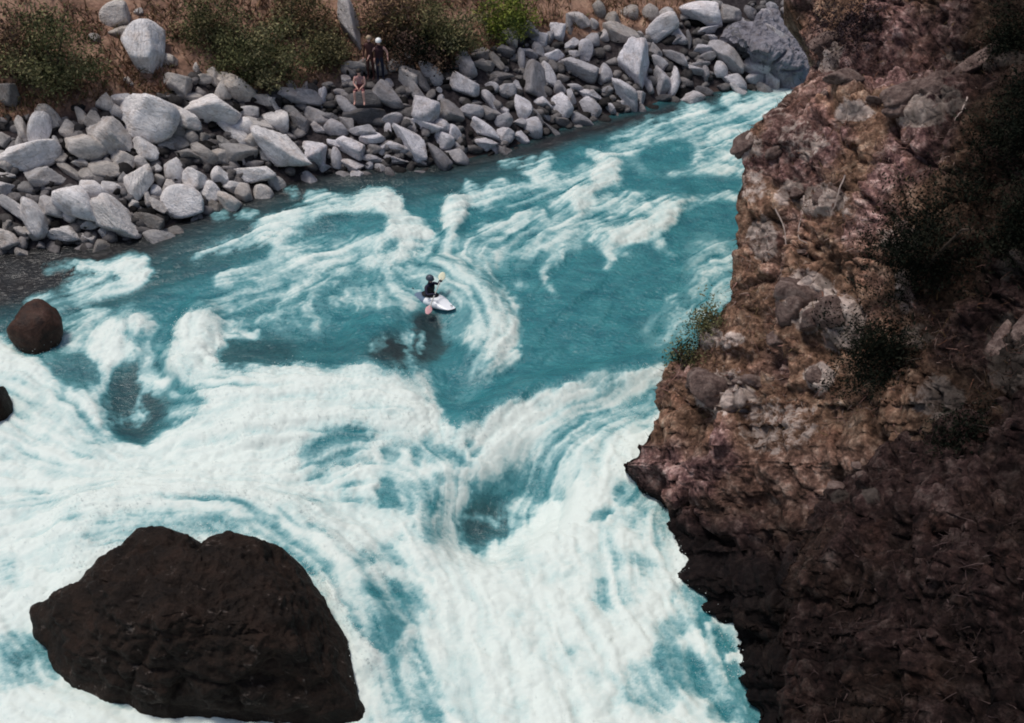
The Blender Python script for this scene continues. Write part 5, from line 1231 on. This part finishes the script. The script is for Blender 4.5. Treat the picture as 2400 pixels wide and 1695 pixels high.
# ------------------------------------------------------------------ kayak, kayaker, paddle
kq = at_z(1010, 702, 0.1); kz0 = float(water_z(kq[0], kq[1])); st, bw = at_z(962, 673, kz0 + 0.12), at_z(1064, 726, kz0 + 0.12)
kc = (st + bw) / 2; kd = bw - st; klen = np.linalg.norm(kd[:2]); kyaw = math.atan2(-kd[0], kd[1])
kz = float(water_z(kc[0], kc[1])) 
kayak = link("kayak", None, label="short whitewater kayak with a white bow and slate blue stern, riding the wave", cat="kayak")
kayak.location = (kc[0], kc[1], kz - 0.07); kayak.rotation_euler = (R(3), R(-4), kyaw)
HL = klen / 2 * 1.03
M_HULL = plain("white_hull", (0.78, 0.80, 0.84), 0.3, 0.03, 5, 0.5); M_STERN = plain("slate_blue_hull", (0.10, 0.15, 0.22), 0.35, 0.1, 5, 0.5)
ns, na = 60, 28
yy = np.linspace(-1, 1, ns); an = np.arange(na) * 2 * math.pi / na
rows = []
for q in yy:
    e = max(1 - abs(q) ** 2.3, 0.0) ** 0.62
    wv = 0.325 * e + 0.004; dk_ = 0.20 + 0.10 * math.exp(-((q - 0.25) / 0.35) ** 2) - 0.06 * abs(q); bt = -0.06 + 0.20 * abs(q) ** 2.4
    dk_ = max(dk_ * (0.35 + 0.65 * e), bt + 0.012)
    cz = bt + (dk_ - bt) * 0.45
    cx_ = np.sign(np.cos(an)) * np.abs(np.cos(an)) ** 0.75 * wv
    sz_ = np.sin(an); czv = np.where(sz_ > 0, cz + (dk_ - cz) * np.abs(sz_) ** 0.85, cz - (cz - bt) * np.abs(sz_) ** 0.7)
    rows.append(np.stack([cx_, np.full(na, q * HL), czv], 1))
P_ = np.stack(rows); i = np.arange(ns * na).reshape(ns, na); j = np.roll(i, -1, 1)
Fk = np.stack([i[:-1], j[:-1], j[1:], i[1:]], -1).reshape(-1, 4)
fy = P_.reshape(-1, 3)[Fk].mean(1)[:, 1]
link("hull", make_mesh("kayak_hull", P_.reshape(-1, 3), Fk, [M_HULL, M_STERN], matidx=(fy < -0.10).astype(int)), kayak)
th = np.linspace(0, 2 * math.pi, 41)
V_, F_ = tube(np.stack([0.21 * np.cos(th), -0.08 + 0.33 * np.sin(th), 0.262 + 0.02 * np.sin(th)], 1), np.full(41, 0.018), 8, False)
link("cockpit_rim", make_mesh("cockpit_rim", V_, F_, [M_BLACK]), kayak)
rg = np.linspace(0.02, 1, 9)
P_ = np.stack([np.stack([0.205 * r_ * np.cos(th[:-1]), -0.08 + 0.325 * r_ * np.sin(th[:-1]), 0.262 + 0.02 * r_ * np.sin(th[:-1]) + 0.11 * (1 - r_) ** 1.5], 1) for r_ in rg])
i = np.arange(9 * 40).reshape(9, 40); j = np.roll(i, -1, 1)
link("spray_skirt", make_mesh("spray_skirt", P_.reshape(-1, 3), np.stack([i[:-1], j[:-1], j[1:], i[1:]], -1).reshape(-1, 4), [M_BLACK]), kayak)
for q in (0.86, -0.86):
    V_, F_ = tube([(0, q * HL - 0.04, 0.16), (0, q * HL - 0.02, 0.20), (0, q * HL + 0.02, 0.20), (0, q * HL + 0.04, 0.15)], [0.012] * 4, 6)
    link("grab_loop", make_mesh("grab_loop", V_, F_, [M_BLACK]), kayak)
Mk = Matrix.Translation(kayak.location) @ kayak.rotation_euler.to_matrix().to_4x4()
# the paddle, upper blade raised behind his far hand, lower blade at the water on the near side
pu, pl = at_z(1039, 640, kz0 + 0.95), at_z(1001, 736, kz0 + 0.10)
pd_ = pl - pu; plen = np.linalg.norm(pd_); pdn = pd_ / plen
paddle = link("paddle", None, label="kayak paddle with a pale blade raised and a pinkish blade in the water", cat="paddle")
paddle.location = (pu + pl) / 2
mid_ = (pu + pl) / 2
h = plen / 2
V_, F_ = tube([-pdn * h * 0.78, -pdn * h * 0.3, pdn * h * 0.3, pdn * h * 0.78], [0.020] * 4, 10); link("shaft", make_mesh("paddle_shaft", V_, F_, [plain("grey_shaft", (0.45, 0.45, 0.42), 0.4)]), paddle)
sx = np.cross(pdn, FW); sx /= np.linalg.norm(sx); sn = np.cross(pdn, sx)
for sg, mt, lab in ((-1, plain("cream_blade", (0.80, 0.78, 0.58), 0.4, 0.05), "pale cream raised blade"), (1, plain("pink_blade", (0.62, 0.34, 0.36), 0.4, 0.08), "pinkish lower blade")):
    rows = []
    for q in np.linspace(0, 1, 16):
        wv = 0.115 * math.sin(math.pi * min(0.97, 0.08 + q * 0.86)) ** 0.6 * (0.35 + 0.65 * min(1, q * 2.5)); 
        an = np.arange(14) * 2 * math.pi / 14
        c0 = pdn * sg * (h * 0.56 + q * h * 0.46) + sn * 0.03 * q * q
        rows.append(c0 + np.cos(an)[:, None] * sx * wv + np.sin(an)[:, None] * sn * (0.010 + 0.004 * (1 - q)))
    P_ = np.stack(rows); i = np.arange(16 * 14).reshape(16, 14); j = np.roll(i, -1, 1)
    o = link("blade", make_mesh("paddle_blade", P_.reshape(-1, 3), np.stack([i[:-1], j[:-1], j[1:], i[1:]], -1).reshape(-1, 4), [mt]), paddle); o['label'] = lab
# kayaker, hips in the cockpit, hands on the shaft
R_inv = Matrix.Rotation(-kyaw, 3, 'Z')
hips = np.array(Mk @ Vector((0, -0.14, 0.06)))
def loc_(w): return np.array(R_inv @ Vector(w - hips))
hr, hl2 = loc_(mid_ - pdn * 0.44), loc_(mid_ + pdn * 0.06)
if hr[0] < hl2[0]: hr, hl2 = hl2, hr
kp = {"pelvis": (0, 0, .10), "spine": (0, .03, .28), "chest": (0, .06, .48), "collar": (0, .06, .62), "neck": (0, .07, .68), "jaw": (0, .10, .74), "skull": (0, .09, .81), "top": (0, .08, .88), "nose": (0, .20, .765)}
for s, n, hnd in ((1, "R", hr), (-1, "L", hl2)):
    shp = np.array([.185 * s, .06, .57]); v_ = hnd - shp; l_ = np.linalg.norm(v_)
    reach = min(l_, 0.56); wr = shp + v_ / l_ * max(reach - 0.06, 0.2); pa = shp + v_ / l_ * reach
    mid2_ = (shp + wr) / 2; bend_ = math.sqrt(max(0.0, 0.27 ** 2 - (np.linalg.norm(wr - shp) / 2) ** 2)); el = mid2_ + np.array([0.6 * s, -.1, -.7]) * bend_
    kp.update({"sh" + n: tuple(shp), "el" + n: tuple(el), "wr" + n: tuple(wr), "pa" + n: tuple(pa), "hip" + n: (.09 * s, .05, .07), "kn" + n: (.17 * s, .42, .07), "an" + n: (.10 * s, .72, .03), "heel" + n: (.10 * s, .75, .0), "toe" + n: (.09 * s, .84, .05)})
M_INDIGO = plain("dark_indigo_jacket", (0.014, 0.013, 0.034), 0.7, 0.3)
person("kayaker in a dark indigo paddling jacket leaning forward in the white kayak", hips, kyaw, kp, [M_SKIN, M_INDIGO], lambda a, b: 1 if not any(q in a for q in ("jaw", "skull")) else 0, helmet=M_GREYBLUE, vest=M_BLACK, scale=1.02)
